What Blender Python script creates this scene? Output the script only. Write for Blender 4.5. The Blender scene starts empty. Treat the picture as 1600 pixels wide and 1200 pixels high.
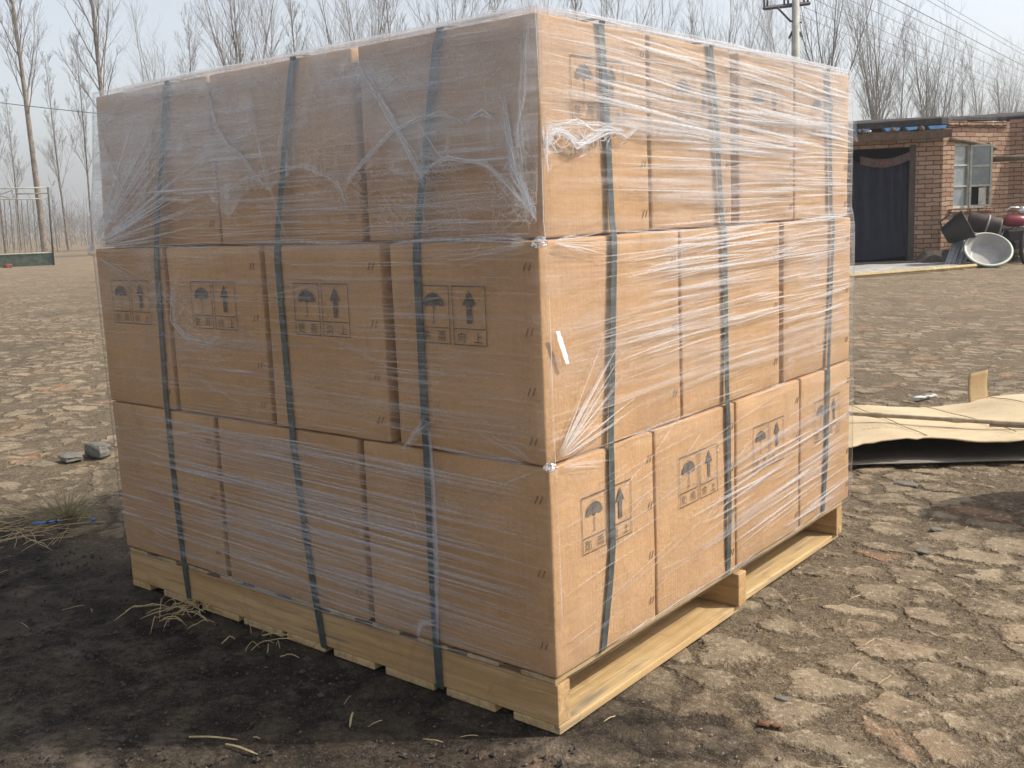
import bpy, math, random
import numpy as np
from mathutils import Vector, Matrix, noise as mn

random.seed(7); rng = np.random.default_rng(7)
sc = bpy.context.scene
COL = sc.collection
# ------------------------------------------------------------ camera
CAM = np.array([1.322, -1.7355, 1.176]); YAW, PITCH, ROLL = .6853, -.1645, -.0406
fw = np.array([-math.sin(YAW)*math.cos(PITCH), math.cos(YAW)*math.cos(PITCH), math.sin(PITCH)])
r0 = np.array([math.cos(YAW), math.sin(YAW), 0.]); u0 = np.cross(r0, fw)
rt = math.cos(ROLL)*r0 + math.sin(ROLL)*u0; up = -math.sin(ROLL)*r0 + math.cos(ROLL)*u0
cd = bpy.data.cameras.new("camera"); cam = bpy.data.objects.new("camera", cd); COL.objects.link(cam)
cd.sensor_width = 36; cd.lens = 36*1610.69/1600; cd.clip_end = 3000; cd.clip_start = .05
M = Matrix.Identity(4)
for i in range(3):
    M[i][0], M[i][1], M[i][2], M[i][3] = rt[i], up[i], -fw[i], CAM[i]
cam.matrix_world = M
sc.camera = cam
# ------------------------------------------------------------ light
SUN = Vector((.79, .61, 1.0)).normalized()
EL = math.asin(SUN.z); AZ = math.atan2(SUN.x, SUN.y)
w = bpy.data.worlds.new("World"); sc.world = w; w.use_nodes = True
nt = w.node_tree; bg = nt.nodes["Background"]
sky = nt.nodes.new("ShaderNodeTexSky"); sky.sky_type = 'NISHITA'; sky.sun_disc = False
sky.sun_elevation = EL; sky.sun_rotation = AZ
sky.air_density = 1.0; sky.dust_density = 3.0; sky.ozone_density = 1.6; sky.altitude = 50
hs = nt.nodes.new('ShaderNodeHueSaturation'); hs.inputs['Saturation'].default_value = .36
nt.links.new(sky.outputs[0], hs.inputs['Color']); nt.links.new(hs.outputs[0], bg.inputs[0]); bg.inputs[1].default_value = .137
sd = bpy.data.lights.new("sun", 'SUN'); sd.energy = 3.0; sd.angle = math.radians(.6); sd.color = (1, .93, .82)
so = bpy.data.objects.new("sun", sd); COL.objects.link(so)
so.rotation_euler = SUN.to_track_quat('Z', 'Y').to_euler()
sc.view_settings.view_transform = 'Standard'; sc.view_settings.look = 'None'
sc.view_settings.exposure = .62; sc.view_settings.gamma = 1
sc.cycles.max_bounces = 8; sc.cycles.transparent_max_bounces = 24; sc.cycles.volume_bounces = 0
sc.cycles.diffuse_bounces = 3; sc.cycles.glossy_bounces = 3; sc.cycles.caustics_reflective = False

# ------------------------------------------------------------ helpers
def tag(o, label=None, cat=None, group=None, kind=None):
    if label: o['label'] = label
    if cat: o['category'] = cat
    if group: o['group'] = group
    if kind: o['kind'] = kind
    return o
def empty(name, loc, label=None, cat=None, group=None):
    o = bpy.data.objects.new(name, None); COL.objects.link(o); o.location = loc
    o.empty_display_size = .1
    return tag(o, label, cat, group)
LV = np.array([math.cos(YAW), math.sin(YAW), 0.]); FV = np.array([-math.sin(YAW), math.cos(YAW), 0.])
def P(l, f, z=0.):          # lateral, forward and up from the spot the photographer stands on
    return np.array([CAM[0], CAM[1], 0.]) + l*LV + f*FV + np.array([0, 0, z])

class MB:
    def __init__(s): s.v = []; s.f = []; s.uv = {}; s.n = 0
    def add(s, vs, fs):
        s.v.append(np.asarray(vs, float)); s.f += [tuple(i+s.n for i in f) for f in fs]; s.n += len(vs)
    def box(s, c, size, ax=None, rz=0, jit=0):
        hx, hy, hz = [q/2 for q in size]
        vs = np.array([[x, y, z] for x in (-hx, hx) for y in (-hy, hy) for z in (-hz, hz)])
        if jit: vs += rng.normal(0, jit, vs.shape)
        if ax is not None: vs = vs @ np.array(ax)
        elif rz:
            c_, s_ = math.cos(rz), math.sin(rz); vs = vs @ np.array([[c_, s_, 0], [-s_, c_, 0], [0, 0, 1]])
        s.add(vs+np.array(c), [(0, 1, 3, 2), (4, 6, 7, 5), (0, 4, 5, 1), (2, 3, 7, 6), (0, 2, 6, 4), (1, 5, 7, 3)])
    def tube(s, pts, rad, n=6, cap=True):
        pts = np.asarray(pts, float); k = len(pts)
        if np.isscalar(rad): rad = [rad]*k
        t = np.gradient(pts, axis=0); t /= np.linalg.norm(t, axis=1)[:, None]+1e-12
        ref = np.array([0, 0, 1.]) if abs(t[0, 2]) < .9 else np.array([1., 0, 0])
        a = np.cross(t, ref); a /= np.linalg.norm(a, axis=1)[:, None]+1e-12; b = np.cross(t, a)
        th = np.arange(n)*2*math.pi/n
        vs = pts[:, None]+np.asarray(rad)[:, None, None]*(np.cos(th)[None, :, None]*a[:, None]+np.sin(th)[None, :, None]*b[:, None])
        fs = [(i*n+j, i*n+(j+1) % n, (i+1)*n+(j+1) % n, (i+1)*n+j) for i in range(k-1) for j in range(n)]
        if cap: fs += [tuple(range(n))[::-1], tuple((k-1)*n+j for j in range(n))]
        s.add(vs.reshape(-1, 3), fs)
    def lathe(s, prof, n=32, base=(0, 0, 0), R=None):
        th = np.arange(n)*2*math.pi/n
        vs = np.array([[r*math.cos(t), r*math.sin(t), z] for r, z in prof for t in th])
        if R is not None: vs = vs @ np.array(R).T
        k = len(prof)
        s.add(vs+np.array(base), [(i*n+j, i*n+(j+1) % n, (i+1)*n+(j+1) % n, (i+1)*n+j) for i in range(k-1) for j in range(n)])
    def grid(s, V):            # V: (a,b,3)
        a, b = V.shape[:2]
        s.add(V.reshape(-1, 3), [(i*b+j, i*b+j+1, (i+1)*b+j+1, (i+1)*b+j) for i in range(a-1) for j in range(b-1)])
    def prism(s, poly, ex):    # poly: list of 3d points, ex: extrusion vector
        p = np.asarray(poly, float); n = len(p)
        s.add(np.vstack([p, p+np.array(ex)]), [tuple(range(n))[::-1], tuple(range(n, 2*n))]+[(i, (i+1) % n, n+(i+1) % n, n+i) for i in range(n)])
    def build(s, name, mat, parent=None, origin=None, smooth=False, uv=None, bevel=0):
        me = bpy.data.meshes.new(name)
        V = np.vstack(s.v)
        off = np.zeros(3)
        if parent is not None:
            q = parent
            while q is not None: off = off+np.array(q.location); q = q.parent
        elif origin is not None: off = np.array(origin, float)
        me.from_pydata((V-off).tolist(), [], s.f)
        if uv is not None:
            ul = me.uv_layers.new(name='UVMap'); idx = np.empty(len(me.loops), int); me.loops.foreach_get('vertex_index', idx)
            ul.data.foreach_set('uv', np.asarray(uv, np.float32)[idx].ravel())
        if smooth: me.shade_smooth()
        me.materials.append(mat); me.update()
        o = bpy.data.objects.new(name, me); COL.objects.link(o)
        if parent is not None: o.parent = parent
        elif origin is not None: o.location = origin
        if bevel:
            m = o.modifiers.new('bevel', 'BEVEL'); m.width = bevel; m.segments = 2; m.limit_method = 'ANGLE'
        return o

# ---- material node shorthand
class NT:
    def __init__(s, name):
        s.m = bpy.data.materials.new(name); s.m.use_nodes = True; s.t = s.m.node_tree
        s.t.nodes.clear(); s.out = s.n('ShaderNodeOutputMaterial')
    def n(s, ty, **kw):
        nd = s.t.nodes.new(ty)
        for k, v in kw.items(): setattr(nd, k, v)
        return nd
    def L(s, a, b): s.t.links.new(a, b)
    def put(s, sock, v):
        if isinstance(v, bpy.types.NodeSocket): s.L(v, sock)
        elif isinstance(v, (tuple, list)) and len(v) == 3 and sock.type == 'RGBA': sock.default_value = (*v, 1)
        else: sock.default_value = v
    def coord(s, k='Object'): return s.n('ShaderNodeTexCoord').outputs[k]
    def map(s, v, scale=(1, 1, 1), rot=(0, 0, 0), loc=(0, 0, 0)):
        m = s.n('ShaderNodeMapping'); s.L(v, m.inputs[0]); m.inputs[1].default_value = loc; m.inputs[2].default_value = rot; m.inputs[3].default_value = scale
        return m.outputs[0]
    def noise(s, v, sc=5, det=4, rough=.55, dist=0, out=0):
        m = s.n('ShaderNodeTexNoise'); s.L(v, m.inputs['Vector']); m.inputs['Scale'].default_value = sc
        m.inputs['Detail'].default_value = det; m.inputs['Roughness'].default_value = rough; m.inputs['Distortion'].default_value = dist
        return m.outputs[out]
    def math(s, op, a, b=0., c=0., clamp=False):
        m = s.n('ShaderNodeMath', operation=op, use_clamp=clamp)
        s.put(m.inputs[0], a); s.put(m.inputs[1], b); s.put(m.inputs[2], c); return m.outputs[0]
    def mr(s, v, a, b, c=0., d=1., smooth=False):
        m = s.n('ShaderNodeMapRange'); m.clamp = True
        if smooth: m.interpolation_type = 'SMOOTHSTEP'
        for i, q in enumerate((v, a, b, c, d)): s.put(m.inputs[i], q)
        return m.outputs[0]
    def mix(s, f, a, b, mode='MIX'):
        m = s.n('ShaderNodeMix', data_type='RGBA', blend_type=mode)
        s.put(m.inputs[0], f); s.put(m.inputs[6], a); s.put(m.inputs[7], b); return m.outputs[2]
    def ramp(s, v, stops):
        m = s.n('ShaderNodeValToRGB'); s.L(v, m.inputs[0]); e = m.color_ramp.elements
        while len(e) < len(stops): e.new(.5)
        for q, (p, c) in zip(e, stops): q.position = p; q.color = (*c, 1)
        return m.outputs[0]
    def bump(s, h, st=.5, d=.01):
        m = s.n('ShaderNodeBump'); m.inputs['Strength'].default_value = st; m.inputs['Distance'].default_value = d
        s.L(h, m.inputs['Height']); return m.outputs[0]
    def prin(s, col, rough=.7, normal=None, metal=0., spec=.4):
        p = s.n('ShaderNodeBsdfPrincipled'); s.put(p.inputs['Base Color'], col); s.put(p.inputs['Roughness'], rough)
        s.put(p.inputs['Metallic'], metal); p.inputs['Specular IOR Level'].default_value = spec
        if normal is not None: s.L(normal, p.inputs['Normal'])
        return p.outputs[0]
    def end(s, sh, disp=None):
        s.L(sh, s.out.inputs[0])
        if disp is not None: s.L(disp, s.out.inputs[2])
        return s.m
def simple(name, col, rough=.7, var=.25, sc=8, metal=0., bump=.3, bd=.004, col2=None, spec=.4):
    t = NT(name); c = t.coord(); n1 = t.noise(c, sc, 6, .6); n2 = t.noise(c, sc*7, 3, .6)
    a = tuple(q*(1-var) for q in col); b = col2 or tuple(min(1, q*(1+var)) for q in col)
    cc = t.mix(t.mr(t.math('ADD', t.math('MULTIPLY', n1, .7), t.math('MULTIPLY', n2, .3)), .35, .65), a, b)
    return t.end(t.prin(cc, rough, t.bump(n2, bump, bd), metal, spec))

# ---- cardboard
def m_cardboard(name, base=(.51, .317, .167), pale=False):
    t = NT(name); c = t.coord(); oi = t.n('ShaderNodeObjectInfo')
    rnd = oi.outputs['Random']
    off = t.n('ShaderNodeVectorMath', operation='ADD'); t.L(c, off.inputs[0])
    cmb = t.n('ShaderNodeCombineXYZ'); t.L(t.math('MULTIPLY', rnd, 37.), cmb.inputs[0]); t.L(t.math('MULTIPLY', rnd, 11.), cmb.inputs[1]); t.L(cmb.outputs[0], off.inputs[1])
    v = off.outputs[0]
    blot = t.noise(v, 3.2, 5, .62); fine = t.noise(v, 90, 3, .7)
    fl = t.noise(t.map(v, (150, 150, 2)), 1, 3, .6)
    fib = t.noise(t.map(v, (12, 12, 60)), 1, 4, .6)
    k = t.math('ADD', t.math('MULTIPLY', blot, .5), t.math('ADD', t.math('MULTIPLY', fine, .2), t.math('ADD', t.math('MULTIPLY', fl, .15), t.math('MULTIPLY', fib, .15))))
    lo = tuple(q*r for q, r in zip(base, (.74, .70, .66))); hi = tuple(min(1, q*1.18) for q in base)
    cc = t.mix(t.mr(k, .36, .64), lo, hi)
    cc = t.mix(t.math('MULTIPLY', rnd, .35), cc, tuple(q*r for q, r in zip(base, (.86, .82, .78))))
    st = t.mr(t.noise(v, 3.8, 7, .72, 1.4), .56, .72)            # damp and rub stains
    cc = t.mix(t.math('MULTIPLY', st, .6), cc, tuple(q*r for q, r in zip(base, (.62, .55, .5))))
    sc_ = t.mr(t.noise(t.map(v, (3, 3, 40), (.3, .2, .5)), 2, 4, .8), .70, .74)
    cc = t.mix(t.math('MULTIPLY', sc_, .4), cc, tuple(min(1, q*1.35) for q in base))
    h = t.math('ADD', t.math('MULTIPLY', fl, .6), t.math('ADD', fine, t.math('MULTIPLY', blot, 4)))
    return t.end(t.prin(cc, .78, t.bump(h, .5, .003), spec=.25))
M_CARD = m_cardboard('cardboard')
M_SHEET = m_cardboard('sheet_cardboard', (.55, .45, .295))
M_INK = simple('stamp_ink', (.12, .10, .08), .8, .45, 60)
M_STAPLE = simple('staple_wire', (.24, .15, .09), .5, .3, 50, .4)
def m_wood(name, base, ax=0):
    t = NT(name); c = t.coord(); oi = t.n('ShaderNodeObjectInfo')
    s_ = [(1.6, 38, 38), (38, 1.6, 38)][ax]
    v = t.map(c, s_); g = t.noise(v, 1, 5, .6, .6); g2 = t.noise(t.map(c, tuple(q*3.2 for q in s_)), 1, 2, .5)
    b = t.noise(c, 4, 4, .6)
    k = t.math('ADD', t.math('MULTIPLY', g, .6), t.math('ADD', t.math('MULTIPLY', g2, .25), t.math('MULTIPLY', b, .15)))
    cc = t.mix(t.mr(k, .35, .65), tuple(q*r for q, r in zip(base, (.62, .54, .44))), base)
    cc = t.mix(t.mr(t.noise(c, 7, 6, .7, .8), .52, .70, 0, .55), cc, tuple(q*r for q, r in zip(base, (.5, .45, .42))))
    blue = t.math('MULTIPLY', t.mr(t.noise(t.map(c, tuple(q*.55 for q in s_)), 1, 5, .75, 1.5), .52, .64), t.mr(t.noise(c, 4, 2), .42, .56))
    cc = t.mix(t.math('MULTIPLY', blue, .75), cc, (.13, .13, .115))
    knot = t.n('ShaderNodeTexVoronoi'); t.L(t.map(c, (5, 5, 5)), knot.inputs['Vector']); knot.inputs['Scale'].default_value = 1
    cc = t.mix(t.mr(knot.outputs['Distance'], .05, .10, .7, 0), cc, (.16, .09, .04))
    return t.end(t.prin(cc, .72, t.bump(k, .45, .003), spec=.3))
M_WOODX = m_wood('pine_along', (.56, .375, .185), 0); M_WOODY = m_wood('pine_across', (.60, .435, .225), 1)
def m_strap():
    t = NT('green_strap'); c = t.coord(); n = t.noise(c, 30, 3); w_ = t.n('ShaderNodeTexWave'); t.L(c, w_.inputs[0]); w_.bands_direction = 'DIAGONAL'; w_.inputs['Scale'].default_value = 160
    cc = t.mix(t.mr(n, .35, .65), (.036, .050, .050), (.080, .098, .094))
    return t.end(t.prin(cc, .38, t.bump(w_.outputs['Fac'], .5, .0006), spec=.5))
M_STRAP = m_strap()

# ---- stretch film: clear plastic, milky where it is pulled into fine threads
def film_mat(name, kind):
    t = NT(name); uvn = t.n('ShaderNodeUVMap'); uv = uvn.outputs[0]
    at = t.n('ShaderNodeAttribute'); at.attribute_name = 'veil'; veil = at.outputs['Fac']
    if kind == 'pleat':
        sx = t.n('ShaderNodeSeparateXYZ'); t.L(uv, sx.inputs[0])
        edge = t.math('SUBTRACT', 1., t.math('POWER', t.math('ABSOLUTE', sx.outputs[1]), 1.6), clamp=True)
        br = t.mr(t.noise(t.map(uv, (14, 1.2, 1)), 1, 3), .25, .6, .35, 1.)
        op = t.math('MULTIPLY', t.math('MULTIPLY', edge, veil), br, clamp=True)
        h = t.noise(t.map(uv, (40, 2, 1)), 1, 3); nrm = t.bump(h, .25, .001); gl = t.math('MULTIPLY', op, .5); rough = .22
    else:
        at2 = t.n('ShaderNodeAttribute'); at2.attribute_name = 'streak'; sk = at2.outputs['Fac']
        hs = None; op = None
        for i, (rot, sx_, sy_, lo, hi, amp) in enumerate(((.0, 1.3, 95, .57, .70, .55), (.05, 2.2, 150, .58, .72, .40), (-.16, 1.6, 60, .645, .73, .38), (.30, 1.8, 45, .665, .74, .32))):
            wv = t.map(uv, (1, 1, 1), (0, 0, rot)); nv = t.noise(t.map(wv, (sx_, sy_, 1), loc=(i*7.3, i*3.1, 0)), 1, 2, .5, .15)
            pm = t.mr(t.noise(t.map(wv, (1.6, 5, 1), loc=(i*3., 9.-i, 0)), 1, 3, .6), .44, .60)
            m_ = t.math('MULTIPLY', t.math('MULTIPLY', t.mr(nv, lo, hi, smooth=True), pm), amp)
            op = m_ if op is None else t.math('MAXIMUM', op, m_); hs = nv if hs is None else t.math('ADD', hs, nv)
        cl = t.noise(t.map(uv, (3, 3, 1), loc=(4, 2, 0)), 1, 6, .68, .8); cb = t.noise(t.map(uv, (1.1, 16, 1), (0, 0, .04), loc=(1, 5, 0)), 1, 4, .6, .3); cg = t.noise(t.map(uv, (3, 9, 1), (0, 0, -.6), loc=(8, 5, 0)), 1, 5, .65, .6)
        vv = t.math('MULTIPLY', t.math('MULTIPLY', veil, t.mr(cl, .38, .66, .1, 1.5)), t.math('ADD', t.mr(cb, .40, .62, .25, 1.3), t.mr(cg, .52, .66, 0, .7)))
        if kind == 'flap':
            fo = t.noise(t.map(uv, (26, 2.5, 1), (0, 0, .25)), 1, 4, .6, 1.0); fo2 = t.noise(t.map(uv, (60, 9, 1), (0, 0, -.5)), 1, 3, .6, 1.5)
            th = t.math('MAXIMUM', t.mr(fo, .58, .72, 0, .34), t.mr(fo2, .62, .74, 0, .28))
            op = t.math('MAXIMUM', t.math('MULTIPLY', op, sk), t.math('MULTIPLY', th, t.math('ADD', .25, sk))); hs = t.math('ADD', fo, t.math('MULTIPLY', hs, .5))
        else: op = t.math('MULTIPLY', op, sk)
        op = t.math('ADD', op, vv, clamp=True)
        nrm = t.bump(hs, .5, .0018); rough = .24
        gl = t.math('MULTIPLY', t.math('ADD', .7, op), .5)
    lw = t.n('ShaderNodeLayerWeight'); lw.inputs[0].default_value = .5; t.L(nrm, lw.inputs[1])
    frs = t.math('ADD', .045, t.math('MULTIPLY', t.math('POWER', lw.outputs['Facing'], 5.), .9))
    tr = t.n('ShaderNodeBsdfTransparent'); tr.inputs[0].default_value = (.985, .985, .985, 1)
    df = t.n('ShaderNodeBsdfDiffuse'); df.inputs[0].default_value = (.86, .87, .90, 1); t.L(nrm, df.inputs[2])
    tl = t.n('ShaderNodeBsdfTranslucent'); tl.inputs[0].default_value = (.86, .88, .92, 1); t.L(nrm, tl.inputs[1])
    ms = t.n('ShaderNodeMixShader'); ms.inputs[0].default_value = .4; t.L(df.outputs[0], ms.inputs[1]); t.L(tl.outputs[0], ms.inputs[2])
    m1 = t.n('ShaderNodeMixShader'); t.L(op, m1.inputs[0]); t.L(tr.outputs[0], m1.inputs[1]); t.L(ms.outputs[0], m1.inputs[2])
    gs = t.n('ShaderNodeBsdfGlossy'); gs.inputs['Roughness'].default_value = rough; t.L(nrm, gs.inputs['Normal'])
    m2 = t.n('ShaderNodeMixShader'); t.L(t.math('ADD', t.math('MULTIPLY', frs, gl if kind == 'pleat' else t.math('ADD', gl, .35)), t.math('MULTIPLY', veil, 0. if kind == 'pleat' else (.35 if kind == 'flap' else .15)), clamp=True), m2.inputs[0])
    t.L(m1.outputs[0], m2.inputs[1]); t.L(gs.outputs[0], m2.inputs[2])
    return t.end(m2.outputs[0])
M_FILM = film_mat('stretch_film', 'film'); M_FLAP = film_mat('torn_film', 'flap'); M_PLEAT = film_mat('film_pleats', 'pleat')

# ------------------------------------------------------------ ground
def m_ground():
    t = NT('broken_paving'); c = t.coord('Object')
    wn = t.n('ShaderNodeTexNoise'); t.L(c, wn.inputs['Vector']); wn.inputs['Scale'].default_value = 2.6; wn.inputs['Detail'].default_value = 5; wn.inputs['Roughness'].default_value = .62
    w_ = t.n('ShaderNodeVectorMath', operation='MULTIPLY_ADD'); t.L(wn.outputs['Color'], w_.inputs[0]); w_.inputs[1].default_value = (.30, .30, 0); t.L(c, w_.inputs[2])
    sz = t.mr(t.noise(c, .55, 2, .5), .42, .58, 0, 1)
    vm = t.n('ShaderNodeVectorMath', operation='SCALE'); t.L(w_.outputs[0], vm.inputs[0]); vm.inputs[3].default_value = 1.
    v = t.map(vm.outputs[0], (4.6, 6.6, 0), (0, 0, .5))
    ve = t.n('ShaderNodeTexVoronoi', feature='DISTANCE_TO_EDGE'); t.L(v, ve.inputs['Vector']); ve.inputs['Scale'].default_value = 1; ve.inputs['Randomness'].default_value = .85
    vc = t.n('ShaderNodeTexVoronoi', feature='F1'); t.L(v, vc.inputs['Vector']); vc.inputs['Scale'].default_value = 1; vc.inputs['Randomness'].default_value = .85
    sep = t.n('ShaderNodeSeparateColor'); t.L(vc.outputs['Color'], sep.inputs[0]); R, G, B = sep.outputs
    n_big = t.noise(c, 1.1, 4, .6); n_mid = t.noise(c, 9, 6, .65); n_fine = t.noise(c, 55, 5, .7); n_grit = t.noise(c, 210, 2, .6)
    # stones sunk to different depths
    thr = t.math('ADD', .004, t.math('ADD', t.math('MULTIPLY', R, .09), t.mr(n_big, .50, .70, 0, .28)))
    e = t.math('ADD', ve.outputs['Distance'], t.math('MULTIPLY', t.math('SUBTRACT', n_mid, .5), .36))
    stone = t.mr(t.math('SUBTRACT', e, thr), 0, .09, smooth=True)
    sx = t.n('ShaderNodeSeparateXYZ'); t.L(c, sx.inputs[0]); X, Y = sx.outputs[0], sx.outputs[1]
    wob = t.math('MULTIPLY', t.math('SUBTRACT', n_big, .5), 1.6)
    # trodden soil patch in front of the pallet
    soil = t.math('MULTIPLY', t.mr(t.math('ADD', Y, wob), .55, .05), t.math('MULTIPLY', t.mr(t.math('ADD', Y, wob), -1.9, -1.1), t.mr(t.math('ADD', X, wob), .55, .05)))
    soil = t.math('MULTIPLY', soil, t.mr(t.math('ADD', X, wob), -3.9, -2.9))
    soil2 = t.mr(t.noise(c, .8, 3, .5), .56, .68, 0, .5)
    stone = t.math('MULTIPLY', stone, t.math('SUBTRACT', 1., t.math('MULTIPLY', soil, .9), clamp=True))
    stone = t.math('MULTIPLY', stone, t.math('SUBTRACT', 1., soil2, clamp=True))
    stc = t.ramp(G, [(0, (.20, .17, .125)), (.35, (.31, .26, .188)), (.6, (.25, .212, .155)), (.80, (.255, .20, .14)), (.92, (.33, .285, .21)), (1., (.25, .15, .095))])
    stc = t.mix(t.mr(t.noise(c, 6, 6, .72, .6), .44, .62, 0, .9), stc, (.125, .100, .070))
    stc = t.mix(t.mr(n_grit, .34, .42, .35, 0), stc, (.12, .095, .07))
    stc = t.mix(t.mr(n_fine, .52, .66, 0, .75), stc, (.45, .40, .325))
    stc = t.mix(t.mr(t.noise(c, 34, 4, .7), .62, .70, 0, .8), stc, (.09, .07, .055))
    dirt = t.mix(t.mr(n_mid, .3, .7), (.088, .072, .050), (.160, .132, .092))
    dirt = t.mix(t.mr(n_fine, .36, .50, .75, 0), dirt, (.055, .042, .032))
    dirt = t.mix(t.mr(n_fine, .54, .66, 0, .8), dirt, (.24, .20, .15))
    dirt = t.mix(t.mr(n_grit, .55, .66, 0, .65), dirt, (.33, .285, .22))
    dirt = t.mix(t.mr(n_grit, .34, .42, .6, 0), dirt, (.05, .04, .03))
    far = t.mr(Y, 4., 16.)
    dirt = t.mix(t.math('MULTIPLY', far, .55), dirt, (.30, .245, .175))
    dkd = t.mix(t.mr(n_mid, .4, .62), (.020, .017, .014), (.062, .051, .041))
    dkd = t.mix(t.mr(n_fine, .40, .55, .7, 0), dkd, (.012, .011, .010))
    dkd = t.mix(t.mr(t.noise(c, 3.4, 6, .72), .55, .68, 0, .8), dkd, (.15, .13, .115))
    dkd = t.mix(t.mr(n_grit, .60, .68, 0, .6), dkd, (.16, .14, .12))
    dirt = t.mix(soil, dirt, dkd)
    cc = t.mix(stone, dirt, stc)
    red = t.math('MULTIPLY', t.mr(t.noise(c, 1.7, 3, .5), .60, .68), t.mr(n_mid, .4, .6))
    cc = t.mix(t.math('MULTIPLY', red, .45), cc, (.36, .19, .11))
    h = t.math('ADD', t.math('MULTIPLY', stone, .0085), t.math('ADD', t.math('MULTIPLY', n_mid, .012), t.math('ADD', t.math('MULTIPLY', n_fine, .006), t.math('MULTIPLY', n_grit, .0032))))
    h = t.math('ADD', h, t.math('MULTIPLY', n_big, .02))
    h = t.math('ADD', h, t.math('MULTIPLY', soil, t.math('MULTIPLY', t.noise(c, 16, 4, .6), .016)))
    d = t.n('ShaderNodeDisplacement'); t.L(h, d.inputs['Height']); d.inputs['Midlevel'].default_value = .033; d.inputs['Scale'].default_value = 1.
    cc = t.mix(1., cc, (.96, .90, .83), 'MULTIPLY')
    cc = t.mix(t.math('MULTIPLY', t.mr(t.noise(c, 1.3, 5, .7, .5), .50, .66), .42), cc, (.075, .058, .042))
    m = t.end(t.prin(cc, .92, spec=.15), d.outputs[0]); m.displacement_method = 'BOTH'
    return m
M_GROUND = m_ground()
def axis(lo, hi, st, far, g=1.12):
    a = list(np.arange(lo, hi, st)); s_ = st; x = a[-1]
    while x < far: s_ *= g; x += s_; a.append(x)
    s_ = st; x = lo; b = []
    while x > -far: s_ *= g; x -= s_; b.append(x)
    return np.array(b[::-1]+a)
gx = axis(-3.4, 2.2, .014, 500); gy = axis(-1.6, 4.6, .014, 500)
GX, GY = np.meshgrid(gx, gy, indexing='ij')
GZ = np.zeros_like(GX)
b = MB(); 
me = bpy.data.meshes.new('ground')
a_, b_ = GX.shape
ii = (np.arange(a_-1)[:, None]*b_+np.arange(b_-1)[None]).ravel()
quads = np.stack([ii, ii+b_, ii+b_+1, ii+1], 1)
me.vertices.add(a_*b_); me.vertices.foreach_set('co', np.stack([GX, GY, GZ], -1).astype(np.float32).ravel())
me.loops.add(len(quads)*4); me.loops.foreach_set('vertex_index', quads.astype(np.int32).ravel())
me.polygons.add(len(quads)); me.polygons.foreach_set('loop_start', (np.arange(len(quads))*4).astype(np.int32))
me.polygons.foreach_set('loop_total', np.full(len(quads), 4, np.int32)); me.update(calc_edges=True); me.validate()
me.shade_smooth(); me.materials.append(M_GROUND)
ground = bpy.data.objects.new('ground', me); COL.objects.link(ground)
tag(ground, 'uneven broken stone paving and trodden earth of the yard', kind='structure')

# ------------------------------------------------------------ pallet
ZT = .134
pal = empty('wooden_pallet', (-.88, .87, 0), 'pale pine pallet under the wrapped stack of cartons', 'pallet')
for y0_, x1, ln in ((.0, .0, 1.765), (.862, .014, 1.77), (1.64, -.004, 1.76)):
    m = MB(); m.box((x1-ln/2, y0_+.024, .021+.0495), (ln, .048, .099)); m.build('stringer', M_WOODX, pal, bevel=.003)
for (xa, xb) in ((-1.765, -1.665), (-1.585, -1.41), (-1.375, -1.19), (-1.165, -.985), (-.965, -.80), (-.765, -.605), (-.563, -.39), (-.348, -.19)):
    m = MB(); m.box(((xa+xb)/2, .845, .0105), (xb-xa, 1.69, .0205)); m.build('bottom_board', M_WOODY, pal, bevel=.003)
m = MB(); m.box((-.066, .443, .0105), (.136, .886, .0205)); m.build('bottom_board', M_WOODY, pal, bevel=.003)
m = MB(); m.box((-.085, 1.291, .0105), (.136, .80, .0205)); m.build('bottom_board', M_WOODY, pal, bevel=.003)
for k in range(11):
    xa = -.006-k*.1655; m = MB(); m.box((xa-.05, .845, .121+.006), (.10, 1.69, .0115)); m.build('deck_board', M_WOODY, pal, bevel=.002)

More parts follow.
